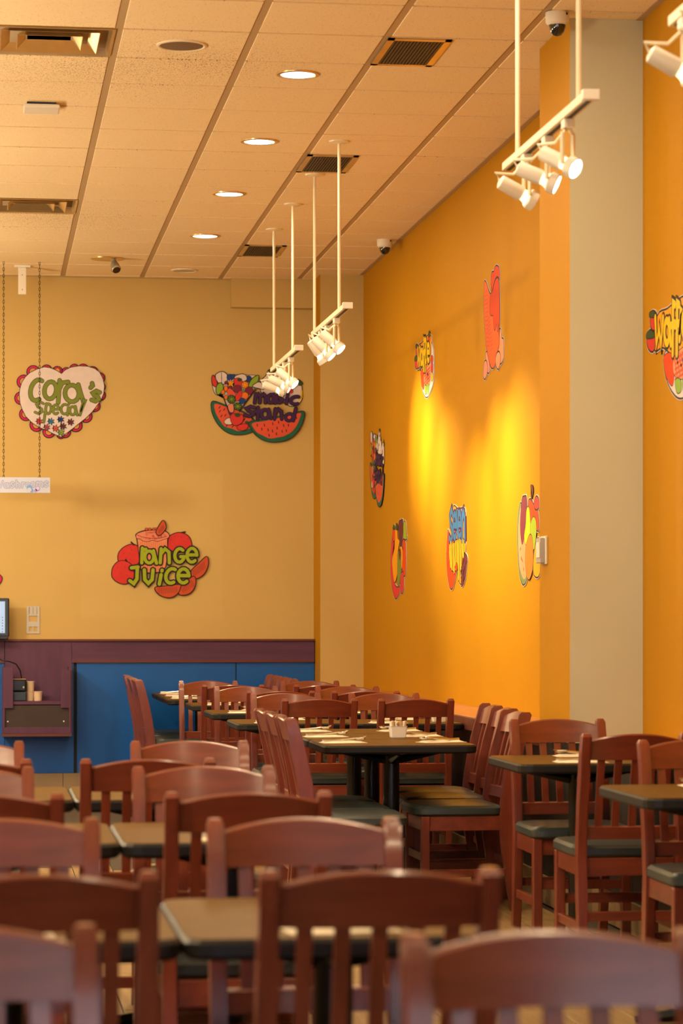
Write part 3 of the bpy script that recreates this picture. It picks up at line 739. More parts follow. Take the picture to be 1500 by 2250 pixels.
def fork_parts(root):
    bm = bmesh.new(); tube(bm, [(-0.10, 0, 0.004), (-0.05, 0, 0.003), (0.02, 0, 0.008), (0.045, 0, 0.012)], [0.006, 0.0045, 0.003, 0.004], 6); obj('handle', bm, M['chrome'], root, True)
    obj('head', B(0.04, 0.058, -0.011, 0.011, 0.010, 0.013, bev=0.001, seg=1), M['chrome'], root)
    for k in range(4):
        bm = bmesh.new(); y = (k - 1.5) * 0.0062; tube(bm, [(0.057, y, 0.0115), (0.085, y, 0.012), (0.102, y, 0.020)], [0.0018, 0.0018, 0.0008], 5); obj('tine', bm, M['chrome'], root)
def spoon_parts(root):
    bm = bmesh.new(); tube(bm, [(-0.10, 0, 0.004), (-0.05, 0, 0.003), (0.02, 0, 0.009), (0.05, 0, 0.012)], [0.006, 0.0045, 0.003, 0.0035], 6); obj('handle', bm, M['chrome'], root, True)
    bm = bmesh.new(); n = 12; rr = []
    for i, (s, z) in enumerate(((1.0, 0.016), (0.75, 0.009), (0.4, 0.005))):
        rr.append([bm.verts.new((0.075 + 0.028 * s * math.cos(2 * PI * k / n), 0.018 * s * math.sin(2 * PI * k / n), z)) for k in range(n)])
    for a, b_ in zip(rr, rr[1:]):
        for k in range(n): bm.faces.new((a[k], a[(k + 1) % n], b_[(k + 1) % n], b_[k]))
    bm.faces.new(rr[-1]); obj('bowl', bm, M['chrome'], root, True)
nap0 = obj('napkin', nap_mesh(), M['napkin'])
fork0 = bpy.data.objects.new('fork', None); COL.objects.link(fork0); fork_parts(fork0)
spoon0 = bpy.data.objects.new('spoon', None); COL.objects.link(spoon0); spoon_parts(spoon0)
protos = {'napkin': [nap0, False], 'fork': [fork0, False], 'spoon': [spoon0, False]}
def put(kind, loc, rz, lab, grp, cat):
    p_, u = protos[kind]
    o = p_ if not u else copy_tree(p_); protos[kind][1] = True
    o.location = loc; o.rotation_euler = (0, 0, rz); tag(o, lab, cat, grp); return o
def setting(x, y, rz, where):
    put('napkin', (x, y, TH + 0.0005), rz, 'cream paper napkin, %s' % where, 'napkins on the tables', 'napkin')
    c_, s_ = math.cos(rz), math.sin(rz)
    for kind, dx, dy, a in (('fork', 0.015, 0.022, 0.12), ('spoon', 0.0, -0.020, -0.08)):
        o = put(kind, (x + dx * c_ - dy * s_, y + dx * s_ + dy * c_, TH + 0.009), rz + a, 'steel %s, %s' % (kind, where), kind + 's on the tables', kind)
# front bank: pairs of two-seat tables pushed together
GTF = 'tables of the front bank'
for k, (z0, X0) in enumerate(((8.15, 0.580), (6.57, 0.640), (4.60, 0.645))):
    for s, X in (('pillar', X0), ('aisle', X0 - 0.609)):
        Y = y_of(z0, X0) + 0.345
        table(X, Y, 0, 'brown laminate table with black edge, %s pair from the blue counter, %s side' % (ordn[k], s), GTF)
        w = 'of %s table pair from blue counter, %s side' % (ordn[k], s)
        setting(X - 0.02, Y - 0.235, 0.1 + PI * .0, 'window half ' + w)
        setting(X + 0.03, Y + 0.225, PI + 0.1, 'counter half ' + w)
GTW = 'tables against the wainscot'
for rname, z0 in rowz.items():
    for s, X in (('aisle', 1.640), ('wall', 2.250)):
        Y = y_of(z0, X) + 0.345
        table(X, Y, 0, 'brown laminate table in %s, %s side' % (rown[rname], s), GTW)
        w = '%s side of %s' % (s, rown[rname])
        setting(X - 0.10, Y - 0.24, 0.05, 'window edge, ' + w)
        setting(X + 0.03, Y + 0.23, PI, 'counter edge, ' + w)
for k in range(3):
    Y = y_of(11.68, 1.82) + 0.305 + 0.609 * k
    table(1.824, Y, 1, 'brown table of the long caddy table, %s' % place3[k], 'tables under the sugar caddy')
    setting(1.60, Y - 0.02, 0.0 + .1, 'aisle side of the long caddy table, %s' % place3[k])
    setting(2.05, Y - 0.02, PI + .35, 'wainscot side of the long caddy table, %s' % place3[k])
    Yg = y_of(18.45, 1.5) + 0.305 + 0.609 * k
    table(1.61, Yg, 1, 'brown table of the long row by the blue counter, %s' % place3[k], 'tables by the blue counter')
    setting(1.41, Yg, 0.1, 'aisle side of the table row by blue counter, %s' % place3[k])
    setting(1.83, Yg, PI, 'pillar side of the table row by blue counter, %s' % place3[k])
for X, z0, lab in ((2.335, 10.13, 'closest to the tan pillar'), (2.335, 8.19, 'second from the tan pillar')):
    Y = y_of(z0, 1.96) + 0.345
    table(X, Y, 0, 'brown laminate table against the wainscot, %s' % lab, 'tables before the pillar')
    setting(X - 0.04, Y - 0.22, 0.0, 'window edge of the wainscot table %s' % lab)
    setting(X + 0.06, Y + 0.22, PI, 'pillar edge of the wainscot table %s' % lab)
# sugar caddies
def caddy(x, y, lab):
    t = thing('sugar_caddy', lab, 'caddy', (x, y, TH), 0.05, 'ceramic sugar caddies')
    bm = bmesh.new(); rings = []
    for w, d, z in ((0.062, 0.042, 0.0), (0.070, 0.048, 0.004), (0.080, 0.056, 0.052), (0.084, 0.060, 0.056), (0.076, 0.052, 0.056), (0.066, 0.044, 0.008)):
        rings.append([bm.verts.new((p[0], p[1], z)) for p in round_rect(w, d, 0.006, 3)])
    for a, b_ in zip(rings, rings[1:]):
        for q in range(len(a)): bm.faces.new((a[q], a[(q + 1) % len(a)], b_[(q + 1) % len(a)], b_[q]))
    bm.faces.new(rings[0]); bm.faces.new(rings[-1]); obj('dish', bm, M['ceramic'], t)
    random.seed(int(x * 100))
    for k in range(8):
        o = obj('sugar_packet', B(-0.004, 0.004, -0.018, 0.018, 0.0, 0.066, bev=0.001, seg=1), M['kraft'] if k % 3 else M['packet'], t)
        o.location = (-0.028 + k * .008, 0.002 * (k % 3), 0.009 + 0.006 * random.random()); o.rotation_euler = (0, random.uniform(-.2, .2), random.uniform(-.2, .2))
p = on_h(876, 1622, TH); caddy(p.x, p.y + .03, 'white ceramic caddy of sugar packets on the long table')
p = on_h(1026, 1584, TH); caddy(2.44, y_of(14.35, 2.4), 'white ceramic caddy of sugar packets near the wainscot')

# ------------------------------------------------------------------ cut-out wall pictures
def arc(cx, cy, rx, ry, a0, a1, n=12):
    return [(cx + rx * math.cos(math.radians(a0 + (a1 - a0) * k / n)), cy + ry * math.sin(math.radians(a0 + (a1 - a0) * k / n))) for k in range(n + 1)]
LET = {
    'c': [arc(.6, .5, .48, .46, 62, 300)], 'o': [arc(.5, .5, .38, .44, 0, 360, 16)],
    'r': [[(.25, 0), (.3, .95)], [(.27, .55), (.5, .85), (.88, .88)]],
    'a': [arc(.42, .42, .36, .40, 0, 360, 14), [(.76, .84), (.86, .45), (1.0, .0)]],
    's': [[(.85, .84), (.52, .97), (.2, .78), (.36, .56), (.7, .42), (.8, .2), (.5, .03), (.12, .15)]],
    'p': [[(.3, .95), (.1, -.62)], arc(.55, .5, .33, .42, 0, 360, 12)],
    'e': [[(.15, .52), (.86, .52)], arc(.5, .5, .38, .45, 0, 310)],
    'i': [[(.5, 0), (.55, .66)], [(.58, .92), (.6, .97)]], 'l': [[(.3, 0), (.5, .6), (.95, 1.4), (.7, 1.45), (.35, .4)]],
    'm': [[(.08, 0), (.12, .95)], [(.12, .6), (.32, .92), (.48, .7), (.48, 0)], [(.5, .6), (.72, .92), (.9, .7), (.92, 0)]],
    'n': [[(.15, 0), (.2, .95)], [(.2, .6), (.5, .93), (.8, .72), (.85, 0)]],
    'g': [arc(.5, .5, .4, .45, 50, 350), [(.9, .42), (.6, .42)]],
    't': [[(.45, 1.15), (.5, 0)], [(.1, .72), (.9, .82)]],
    'd': [arc(.42, .36, .34, .36, 0, 360, 14), [(.95, 1.3), (.8, 0)]],
    'u': [[(.15, .95), (.2, .3), (.5, .05), (.8, .3), (.85, .95)]],
    'j': [[(.2, .95), (.7, 1.0)], [(.65, .95), (.6, .3), (.35, .03), (.05, .2)]],
    'w': [[(.08, .95), (.2, .1), (.5, .6), (.72, .1), (.95, .95)]],
    'f': [[(.8, 1.2), (.5, 1.25), (.45, -.2)], [(.15, .6), (.8, .68)]],
    'v': [[(.1, .95), (.5, .05), (.9, .95)]], 'h': [[(.15, 0), (.15, 1.4)], [(.17, .6), (.5, .93), (.8, .7), (.82, 0)]],
    "'": [[(.6, .95), (.7, .5), (.3, .1)]],
}
def catmull(pts, n=4):
    out = []; N = len(pts)
    for i in range(N):
        p0, p1, p2, p3 = (Vector(pts[(i + k - 1) % N]) for k in range(4))
        for k in range(n):
            t = k / n
            out.append(tuple(0.5 * ((2 * p1) + (p2 - p0) * t + (2 * p0 - 5 * p1 + 4 * p2 - p3) * t * t + (3 * p1 - p0 - 3 * p2 + p3) * t ** 3)))
    return out
LAY = 0.00025
class Pic:
    def __init__(s, name, label, plane, org, scale, thick=0.006):
        s.LAY = LAY if plane == 'B' else 0.00008
        s.plane, s.org, s.sc, s.th, s.lay = plane, org, scale, thick if plane == 'B' else 0.004, 0
        s.root = thing(name, label, 'wall sign', (0, 0, 0)); s.first = True
    def uv(s, x, y):
        px, py = s.org[0] + x / s.sc, s.org[1] + y / s.sc
        if s.plane == 'B': p_ = on_y(px, py, YB); return (p_.x, p_.z)
        p_ = on_x(px, py, XR); return (-p_.y, p_.z)
    def d3(s, u, v, off):
        return Vector((u, YB - off, v)) if s.plane == 'B' else Vector((XR - off, -u, v))
    def uvs(s, pts): return [s.uv(*q) for q in pts]
    def finish_origin(s):
        cs = [s.root]
        pts = [ch.matrix_world @ v.co if False else v.co.copy() for ch in s.root.children for v in ch.data.vertices]
        c_ = sum(pts, Vector()) / len(pts)
        zmin = min(q.z for q in pts); base = Vector((c_.x, c_.y, zmin))
        if s.plane == 'B': base.y = YB
        else: base.x = XR
        seen = set()
        def shift(o):
            if o.data and o.data.name not in seen:
                seen.add(o.data.name)
                for v in o.data.vertices: v.co -= base
            for ch in o.children: shift(ch)
        for ch in s.root.children: shift(ch)
        s.root.location = base
    def board(s, shapes, m='dark', grow=0.0):
        bm = bmesh.new()
        for sh in shapes:
            prism(bm, sh, 0.0005, s.th, s.d3)
        s.bd = obj('board', bm, INK[m], s.root)
    def grown(s, pts, g):
        c_ = [sum(q[i] for q in pts) / len(pts) for i in (0, 1)]
        out = []; N = len(pts)
        area = sum(pts[i][0] * pts[(i + 1) % N][1] - pts[(i + 1) % N][0] * pts[i][1] for i in range(N))
        sg = 1 if area > 0 else -1
        for i in range(N):
            a, b_ = Vector(pts[i - 1]), Vector(pts[(i + 1) % N]); t = (b_ - a)
            t = t.normalized() if t.length > 1e-9 else Vector((1, 0))
            out.append((pts[i][0] + t.y * g * sg, pts[i][1] - t.x * g * sg))
        return out
    def fill(s, pts, m, name='print', smooth=True, line=0.005, parent=None):
        q = s.uvs(catmull(pts) if smooth else pts)
        s.lay += 1; off = s.th + s.lay * s.LAY
        if line:
            bm = bmesh.new(); g = s.grown(q, line)
            bm.faces.new([bm.verts.new(s.d3(u, v, off - s.LAY / 2)) for u, v in g]); f = bm.faces[:] ; bmesh.ops.triangulate(bm, faces=f)
            ol = obj(name + '_outline', bm, INK['dark'], parent or s.root)
        bm = bmesh.new(); bm.faces.new([bm.verts.new(s.d3(u, v, off)) for u, v in q]); bmesh.ops.triangulate(bm, faces=bm.faces[:])
        return obj(name, bm, INK[m], parent or s.root), q
    def ribbon(s, bm, uv, hw, off, base=None):
        pts = [Vector(uv[0])]
        for q in uv[1:]:
            if (Vector(q) - pts[-1]).length > 1e-5: pts.append(Vector(q))
        closed = len(pts) > 3 and (pts[0] - pts[-1]).length < 1e-4
        if closed: pts.pop()
        N = len(pts); left, right = [], []
        for k in range(N):
            a = pts[k - 1] if (closed or k) else pts[k]; b_ = pts[(k + 1) % N] if (closed or k < N - 1) else pts[k]
            t1 = (pts[k] - a).normalized() if (pts[k] - a).length > 1e-9 else (b_ - pts[k]).normalized()
            t2 = (b_ - pts[k]).normalized() if (b_ - pts[k]).length > 1e-9 else t1
            t = t1 + t2; t = t.normalized() if t.length > 1e-6 else t1
            w = hw / max(0.6, t.dot(t1)); n = Vector((-t.y, t.x)) * w
            left.append(pts[k] + n); right.append(pts[k] - n)
        if closed: loops = [(left, right)]
        V = lambda q, o_: bm.verts.new(s.d3(q.x, q.y, o_))
        L_ = [V(q, off) for q in left]; R_ = [V(q, off) for q in right]
        for k in range(N if closed else N - 1):
            n = (k + 1) % N; bm.faces.new((L_[k], L_[n], R_[n], R_[k]))
        outl = [L_, R_] if closed else None
        if not closed:
            def cap(c, a, b_, d):
                st = math.atan2(a.y - c.y, a.x - c.x); ring = []
                for k in range(1, 6): an = st - d * PI * k / 6; ring.append(V(c + Vector((math.cos(an), math.sin(an))) * hw, off))
                return ring
            c1 = cap(pts[-1], left[-1], right[-1], 1); c0 = cap(pts[0], right[0], left[0], 1)
            bm.faces.new([L_[-1]] + c1 + [R_[-1]]); bm.faces.new([R_[0]] + c0 + [L_[0]])
            outl = [L_ + c1 + R_[::-1] + c0]
        if base is not None:
            for ring in outl:
                low = []
                for v in ring:
                    q = v.co.copy()
                    if s.plane == 'B': q.y = YB - base
                    else: q.x = XR - base
                    low.append(bm.verts.new(q))
                for k in range(len(ring)): bm.faces.new((ring[k], ring[(k + 1) % len(ring)], low[(k + 1) % len(ring)], low[k]))
    def stroke(s, lines, w, m, name='line'):
        s.lay += 1; bm = bmesh.new()
        for k, ln in enumerate(lines): s.ribbon(bm, s.uvs(ln), w / 2, s.th + s.lay * s.LAY + (k % 5) * 2e-5)
        o = obj(name, bm, INK[m], s.root); s.lay += 1
        if len(lines) > 1: o['kind'] = 'stuff'
        return o
    def letters(s, spec, m, w, ow=0.006, name='letter', board=False, line='dark'):
        """spec: (char, x0, x1, ytop, ybottom[, slant]) in crop pixels"""
        s.lay += 1; off = s.th + s.lay * s.LAY; i_ = 0
        for sp_ in spec:
            ch, x0, x1, yt, yb = sp_[:5]; sl = sp_[5] if len(sp_) > 5 else 0
            lines = []
            for ln in LET[ch]:
                lines.append(s.uvs([(x0 + (x1 - x0) * u + sl * v, yb + (yt - yb) * v) for u, v in ln]))
            bo, bf = bmesh.new(), bmesh.new()
            for uv in lines:
                i_ += 1
                s.ribbon(bo, uv, w / 2 + ow, off + i_ * 2e-5, base=0.0005); s.ribbon(bf, uv, w / 2, off + 6e-4 + i_ * 2e-5)
            lo_ = obj(name, bf, INK[m], s.root); obj(name + '_outline', bo, INK[line], lo_)
        s.lay += int(8e-4 / s.LAY) + 2
    def discs(s, spec, m, name, line=0.004, n=14):
        for cx, cy, rx, ry in spec: s.fill(arc(cx, cy, rx, ry, 0, 360 - 360 / n, n - 1), m, name, smooth=False, line=line)
    def circ(s, cx, cy, rx, ry, n=16): return s.uvs(arc(cx, cy, rx, ry, 0, 360 - 360 / n, n - 1))

# --- heart
P = Pic('heart_sign', 'white heart cut-out with pink scalloped rim and green lettering on the apricot wall', 'B', (20, 780), 6.522)
heart = [(750, 275), (800, 225), (880, 185), (1000, 165), (1120, 170), (1220, 200), (1290, 250), (1340, 350), (1360, 450), (1350, 550), (1310, 650), (1250, 730), (1190, 810), (1100, 900), (1000, 980), (900, 1060), (820, 1120), (745, 1175), (640, 1130), (540, 1080), (430, 1035), (330, 970), (240, 880), (190, 780), (160, 690), (150, 580), (155, 500), (185, 400), (235, 320), (300, 260), (400, 210), (500, 180), (580, 190), (660, 220), (720, 255)]
scal = [(345, 245, 100), (210, 385, 105), (170, 620, 98), (240, 850, 100), (395, 1000, 105), (570, 1100, 95), (740, 1145, 62), (800, 1105, 88), (955, 1010, 98), (1100, 880, 95), (1225, 735, 85), (1310, 580, 78), (1315, 460, 70), (1300, 330, 80), (1195, 245, 85), (1060, 205, 82), (935, 200, 75), (820, 245, 72), (690, 235, 78), (535, 215, 80)]
P.board([P.circ(x, y, r, r) for x, y, r in scal] + [P.uvs(heart)])
P.discs([(x, y, r - 13, r - 13) for x, y, r in scal], 'pink', 'scallop', line=0)
def rim_hole(x, y, r):
    return (x + (x - 745) / 600 * -4, y, r * .52, r * .52)
P.discs([(x + (x - 745) * .012, y + (y - 640) * .012, r * .56, r * .56) for x, y, r in scal], 'dark', 'scallop_hole_line', line=0)
P.discs([(x + (x - 745) * .012, y + (y - 640) * .012, r * .47, r * .47) for x, y, r in scal], 'wallfill', 'scallop_hole', line=0)
P.fill(heart, 'white', 'heart', smooth=False, line=0.005)
P.letters([('c', 255, 455, 345, 670, 55), ('o', 465, 690, 370, 650, 25), ('r', 650, 860, 350, 685, 10), ('a', 785, 1065, 380, 680, -10), ("'", 1145, 1215, 405, 480), ('s', 1160, 1310, 515, 670, 10)], 'olive', 0.0285, 0.004)
P.letters([('s', 350, 500, 670, 850, 15), ('p', 490, 610, 690, 860, 10), ('e', 610, 725, 710, 855), ('c', 725, 835, 705, 855, 8), ('i', 790, 880, 700, 865, 10), ('a', 860, 975, 715, 865), ('l', 985, 1085, 715, 865, 10)], 'olive', 0.0155, 0.003)
for cx, cy, c_ in ((430, 955, 'red'), (597, 955, 'sky'), (737, 928, 'blue'), (880, 965, 'plum'), (537, 1040, 'rose'), (665, 1055, 'coral'), (770, 1025, 'wine'), (742, 1115, 'leaf')):
    r = 42; pts = []
    for k in range(14):
        a = 2 * PI * k / 14; rr = r * (1.25 if k % 2 else 0.5); pts.append((cx + rr * math.cos(a), cy + rr * math.sin(a)))
    P.fill(pts, c_, 'flower', True, 0.003); P.discs([(cx, cy, 9, 9)], 'dark', 'flower_heart', 0, 8)
P.finish_origin()

# --- magic stand (twice: on the back wall and, smaller in view, on the orange wall)
def magic(plane, org, scale, name, label, remap=None):
    P = Pic(name, label, plane, org, scale)
    if remap:
        uv0 = P.uv
        P.uv = lambda x, y: uv0(*remap(x, y))
    L = 0.006
    mel1 = [(110, 575), (300, 640), (520, 720), (640, 800), (700, 880), (700, 960), (600, 1010), (500, 1030), (380, 1025), (270, 975), (180, 885), (120, 780), (90, 670)]
    mel1i = [(140, 610), (300, 655), (520, 735), (650, 830), (640, 930), (560, 965), (460, 985), (370, 950), (270, 920), (215, 850), (165, 770), (135, 690)]
    mel2 = [(610, 865), (760, 835), (1000, 790), (1200, 745), (1352, 718), (1345, 830), (1300, 940), (1220, 1040), (1120, 1105), (1000, 1130), (900, 1132), (800, 1105), (710, 1045), (640, 960)]
    mel2i = [(645, 880), (800, 850), (1000, 810), (1200, 760), (1310, 738), (1300, 800), (1260, 900), (1190, 990), (1090, 1050), (980, 1075), (880, 1085), (790, 1045), (720, 1010), (670, 950)]
    cupo = [(150, 230), (330, 210), (560, 215), (720, 230), (740, 330), (640, 480), (540, 620), (470, 720), (480, 800), (340, 800), (325, 720), (290, 620), (240, 480), (150, 480), (100, 330)]
    pear1 = [(875, 150), (960, 150), (1010, 260), (1080, 330), (1060, 430), (960, 480), (800, 470), (760, 400), (770, 300), (840, 220)]
    pear2 = [(1270, 320), (1320, 360), (1330, 460), (1335, 520), (1290, 600), (1180, 640), (1060, 560), (1050, 450), (1110, 370), (1200, 320)]
    word = [(660, 450), (800, 440), (1000, 470), (1300, 470), (1290, 640), (1250, 860), (1000, 845), (680, 830), (500, 780), (540, 650), (650, 610)]
    sh = [P.grown(P.uvs(catmull(q)), 0.004) for q in (mel1, mel2, cupo, pear1, pear2)]
    P.board(sh)
    P.fill(cupo, 'white', 'glass', True, 0.004); P.fill(pear1, 'white', 'pear', True, L); P.fill(pear2, 'white', 'pear', True, L)
    P.stroke([[(1290, 560), (1330, 520), (1325, 430)]], 0.012, 'yellow', 'pear_skin')
    P.fill([(1275, 275), (1310, 290), (1345, 335), (1290, 355)], 'deepgreen', 'pear_leaf', True, 0.003); P.fill([(865, 150), (930, 140), (970, 150), (920, 190)], 'deepgreen', 'pear_leaf', True, 0.003)
    P.discs([(930, 225, 30, 22), (1025, 265, 26, 26), (890, 340, 22, 22)], 'purple', 'seed_mark', 0); P.discs([(1180, 435, 28, 28)], 'red', 'cherry', 0.003); P.stroke([[(1060, 520), (1160, 450), (1290, 350)]], 0.003, 'dark', 'pear_core_line')
    P.fill(mel1, 'green', 'melon_rind', True, L); P.fill(mel1i, 'coral', 'melon_flesh', True, 0)
    P.stroke([[(x, y), (x + 18, y - 26)] for x, y in ((190, 670), (255, 700), (195, 725), (270, 780), (215, 790), (290, 920), (370, 935), (530, 840), (640, 830))], 0.006, 'dark', 'melon_seed')
    P.fill([(100, 230), (130, 240), (170, 350), (140, 370), (100, 330)], 'red', 'apple_slice', True, L)
    P.fill([(160, 200), (230, 170), (290, 200), (305, 260), (270, 330), (210, 335), (165, 290), (148, 240)], 'white', 'apple', True, L); P.stroke([[(225, 180), (230, 320)], [(228, 245), (232, 255)]], 0.004, 'dark', 'apple_core_line')
    P.discs([(345, 245, 45, 42), (385, 235, 35, 30), (595, 265, 42, 40), (620, 290, 30, 30)], 'blue', 'blueberry', 0.003)
    P.fill([(410, 240), (490, 205), (550, 215), (570, 270), (520, 300), (430, 280)], 'white', 'pear_half', True, L)
    P.discs([(450, 310, 62, 58)], 'red', 'strawberry', 0.003); P.discs([(475, 280, 34, 26)], 'deepgreen', 'strawberry_leaf', 0)
    P.fill([(350, 270), (365, 310), (400, 312), (375, 340), (390, 380), (350, 355), (315, 375), (330, 335), (310, 310), (340, 310)], 'amber', 'star_fruit', False, 0.003)
    P.discs([(548, 350, 46, 46)], 'orange', 'orange_slice', 0.003); P.stroke([[(548 + 40 * math.cos(a), 350 + 40 * math.sin(a)), (548 - 40 * math.cos(a), 350 - 40 * math.sin(a))] for a in (0.3, 1.3, 2.3)], 0.003, 'yellow', 'orange_vein')
    P.fill([(600, 370), (625, 300), (670, 250), (730, 222), (725, 290), (690, 340), (650, 375)], 'leaf', 'leaf', True, L); P.fill([(165, 360), (215, 325), (245, 370), (235, 430), (180, 480), (155, 440)], 'leaf', 'leaf', True, L)
    P.fill([(655, 370), (700, 330), (740, 315), (790, 345), (808, 408), (740, 395)], 'white', 'banana_slice', True, L)
    P.discs([(290, 320, 22, 20), (345, 395, 30, 26), (445, 405, 58, 50), (605, 430, 56, 54)], 'plum', 'berry', 0.003); P.discs([(285, 400, 24, 38), (245, 450, 24, 30), (285, 520, 26, 30), (545, 500, 48, 48)], 'orange', 'fruit_piece', 0.003)
    P.fill([(300, 430), (340, 400), (390, 440), (420, 500), (330, 500)], 'coral', 'grapefruit', True, 0.003); P.fill([(420, 500), (470, 440), (500, 440), (500, 510), (450, 570), (425, 560)], 'red', 'fruit_piece', True, 0.003)
    P.discs([(510, 570, 42, 38)], 'blue', 'blueberry', 0.003); P.discs([(362, 548, 56, 58), (447, 645, 56, 50)], 'deepgreen', 'kiwi', 0.003)
    for kx, ky in ((362, 548), (447, 645)):
        P.stroke([[(kx + 44 * math.cos(a), ky + 42 * math.sin(a)), (kx - 44 * math.cos(a), ky - 42 * math.sin(a))] for a in (0, .8, 1.6, 2.4)], 0.003, 'leaf', 'kiwi_vein')
    P.discs([(530, 430, 16, 18), (690, 405, 18, 18)], 'sage', 'grape', 0.002); P.fill([(315, 640), (370, 610), (390, 660), (385, 720), (340, 720)], 'salmon', 'grapefruit', True, 0.003)
    P.stroke([[(235, 480), (290, 620), (330, 740)]], 0.008, 'dark', 'glass_edge'); P.stroke([[(690, 410), (560, 580), (470, 720)]], 0.008, 'dark', 'glass_edge')
    P.discs([(350, 750, 18, 18)], 'purple', 'grape', 0.002)
    P.fill([(265, 850), (310, 812), (360, 815), (370, 880), (330, 895), (280, 885)], 'white', 'glass_foot', True, 0.004)
    P.fill([(360, 760), (430, 745), (510, 770), (520, 830), (480, 885), (410, 905), (365, 870), (348, 810)], 'red', 'strawberry', True, 0.004); P.discs([(445, 765, 42, 30)], 'deepgreen', 'strawberry_leaf', 0)
    P.fill([(440, 920), (520, 890), (585, 900), (570, 950), (520, 975), (460, 965)], 'red', 'strawberry', True, 0.004); P.discs([(570, 865, 28, 20)], 'deepgreen', 'strawberry_leaf', 0)
    P.fill(mel2, 'green', 'melon_rind', True, L); P.fill(mel2i, 'coral', 'melon_flesh', True, 0)
    P.stroke([[(x, y), (x + 4, y + 28)] for x, y in ((712, 890), (810, 890), (925, 870), (1005, 850), (1075, 895), (1140, 890), (775, 945), (862, 955), (922, 970), (985, 930), (1055, 975), (1112, 965), (975, 1010), (875, 1030), (1250, 790))], 0.007, 'dark', 'melon_seed')
    P.letters([('m', 665, 840, 465, 595, 10), ('a', 850, 960, 455, 600, 10), ('g', 960, 1075, 480, 600, 5), ('i', 1070, 1160, 475, 605, 10), ('c', 1145, 1290, 505, 620, 20)], 'purple', 0.018, 0.005)
    P.letters([('s', 520, 690, 640, 785, 15), ('t', 660, 780, 680, 825, 10), ('a', 760, 905, 660, 815, 0), ('n', 930, 1070, 670, 825, 5), ('d', 1085, 1240, 710, 845, 10)], 'purple', 0.018, 0.005)
    P.finish_origin()
magic('B', (450, 790), 6.25, 'fruit_sign', 'cut-out of fruit glass, melon wedges and purple words on the apricot wall')
magic('R', (805, 930), 11.84, 'fruit_sign', 'small melon and fruit glass cut-out on the orange wall by the corner',
      lambda x, y: (105 + (x - 90) / 1265 * 375, 165 + (y - 145) / 990 * 2000))

# --- orange juice
P = Pic('juice_sign', 'orange juice cut-out with red oranges and green words on the apricot wall', 'B', (240, 1135), 6.667)
o1 = [(130, 600), (150, 520), (220, 450), (320, 410), (400, 430), (450, 500), (460, 580), (430, 670), (350, 720), (250, 690), (150, 660)]
o2 = [(40, 820), (60, 740), (120, 670), (200, 650), (290, 680), (350, 760), (350, 900), (280, 970), (200, 985), (110, 950), (50, 890)]
o3 = [(850, 340), (900, 280), (1000, 240), (1100, 255), (1170, 310), (1200, 400), (1190, 480), (1000, 520), (850, 460)]
gl = [(395, 265), (480, 220), (620, 200), (780, 205), (860, 250), (870, 300), (845, 340), (840, 500), (790, 780), (490, 800), (440, 560), (410, 330)]
sl1 = [(690, 215), (740, 120), (785, 62), (815, 100), (825, 160), (800, 210), (740, 270), (700, 260)]
sl2 = [(1200, 800), (1310, 690), (1420, 590), (1445, 660), (1430, 750), (1380, 840), (1290, 900), (1210, 890)]
sl3 = [(1010, 1030), (1100, 960), (1180, 900), (1250, 890), (1255, 1000), (1200, 1100), (1110, 1145), (1020, 1130)]
sl4 = [(670, 1045), (800, 1025), (1020, 1000), (1035, 1040), (1000, 1120), (920, 1175), (830, 1180), (730, 1140)]
wd1 = [(430, 450), (900, 430), (1200, 430), (1310, 500), (1290, 690), (1180, 760), (1190, 900), (1130, 1010), (980, 985), (690, 1010), (520, 1020), (340, 1015), (265, 940), (340, 740), (440, 690)]
P.board([P.grown(P.uvs(catmull(q)), 0.007) for q in (o1, o2, o3, gl, sl1, sl2, sl3, sl4)])
P.fill(o1, 'red', 'orange_fruit', True, 0.006); P.fill(o2, 'red', 'orange_fruit', True, 0.006); P.fill(o3, 'red', 'orange_fruit', True, 0.006)
[P.stroke([q], 0.012, 'dark', 'fruit_stem') for q in ([(320, 375), (360, 415)], [(1060, 235), (1110, 225)], [(240, 630), (255, 655)])]
P.discs([(x, y, 5, 6) for x, y in ((310, 460), (320, 490), (300, 540), (305, 630), (210, 540), (250, 600), (180, 690), (120, 750), (160, 830), (230, 740), (260, 860), (960, 290), (1050, 300), (1150, 320), (980, 430), (900, 340))], 'dark', 'pore', 0, 7)
P.fill(gl, 'peach', 'juice_glass', True, 0.006)
P.fill([(395, 265), (480, 225), (620, 205), (780, 210), (865, 255), (865, 305), (790, 335), (700, 362), (640, 345), (560, 365), (490, 355), (450, 325), (405, 320)], 'salmon', 'juice_top', True, 0.004)
P.stroke([[(x, 370 + 10 * (k % 2)), (x + 6 * (0.5 - k / 14), 470 + 20 * (k % 3))] for k, x in enumerate(range(425, 830, 28))], 0.003, 'rust', 'glass_hatching')
P.stroke([[(x, 700), (x + 4, 780)] for x in range(500, 790, 30)], 0.003, 'rust', 'glass_hatching')
P.stroke([[(400, 268), (480, 300), (600, 320), (720, 322), (840, 290)]], 0.0035, 'dark', 'juice_line')
random.seed(5)
P.stroke([arc(random.uniform(540, 720), random.uniform(210, 330), 13, 11, 0, 360, 7) for k in range(22)] + [arc(random.uniform(720, 840), random.uniform(265, 320), 10, 8, 0, 360, 7) for k in range(7)], 0.0025, 'rust', 'pulp')
P.discs([(545, 185, 22, 14), (590, 185, 22, 14), (650, 183, 20, 14), (685, 180, 18, 14)], 'coral', 'pulp_bit', 0.004, 9)
for q in (sl1, sl2, sl3, sl4): P.fill(q, 'rust', 'orange_wedge', True, 0.007)
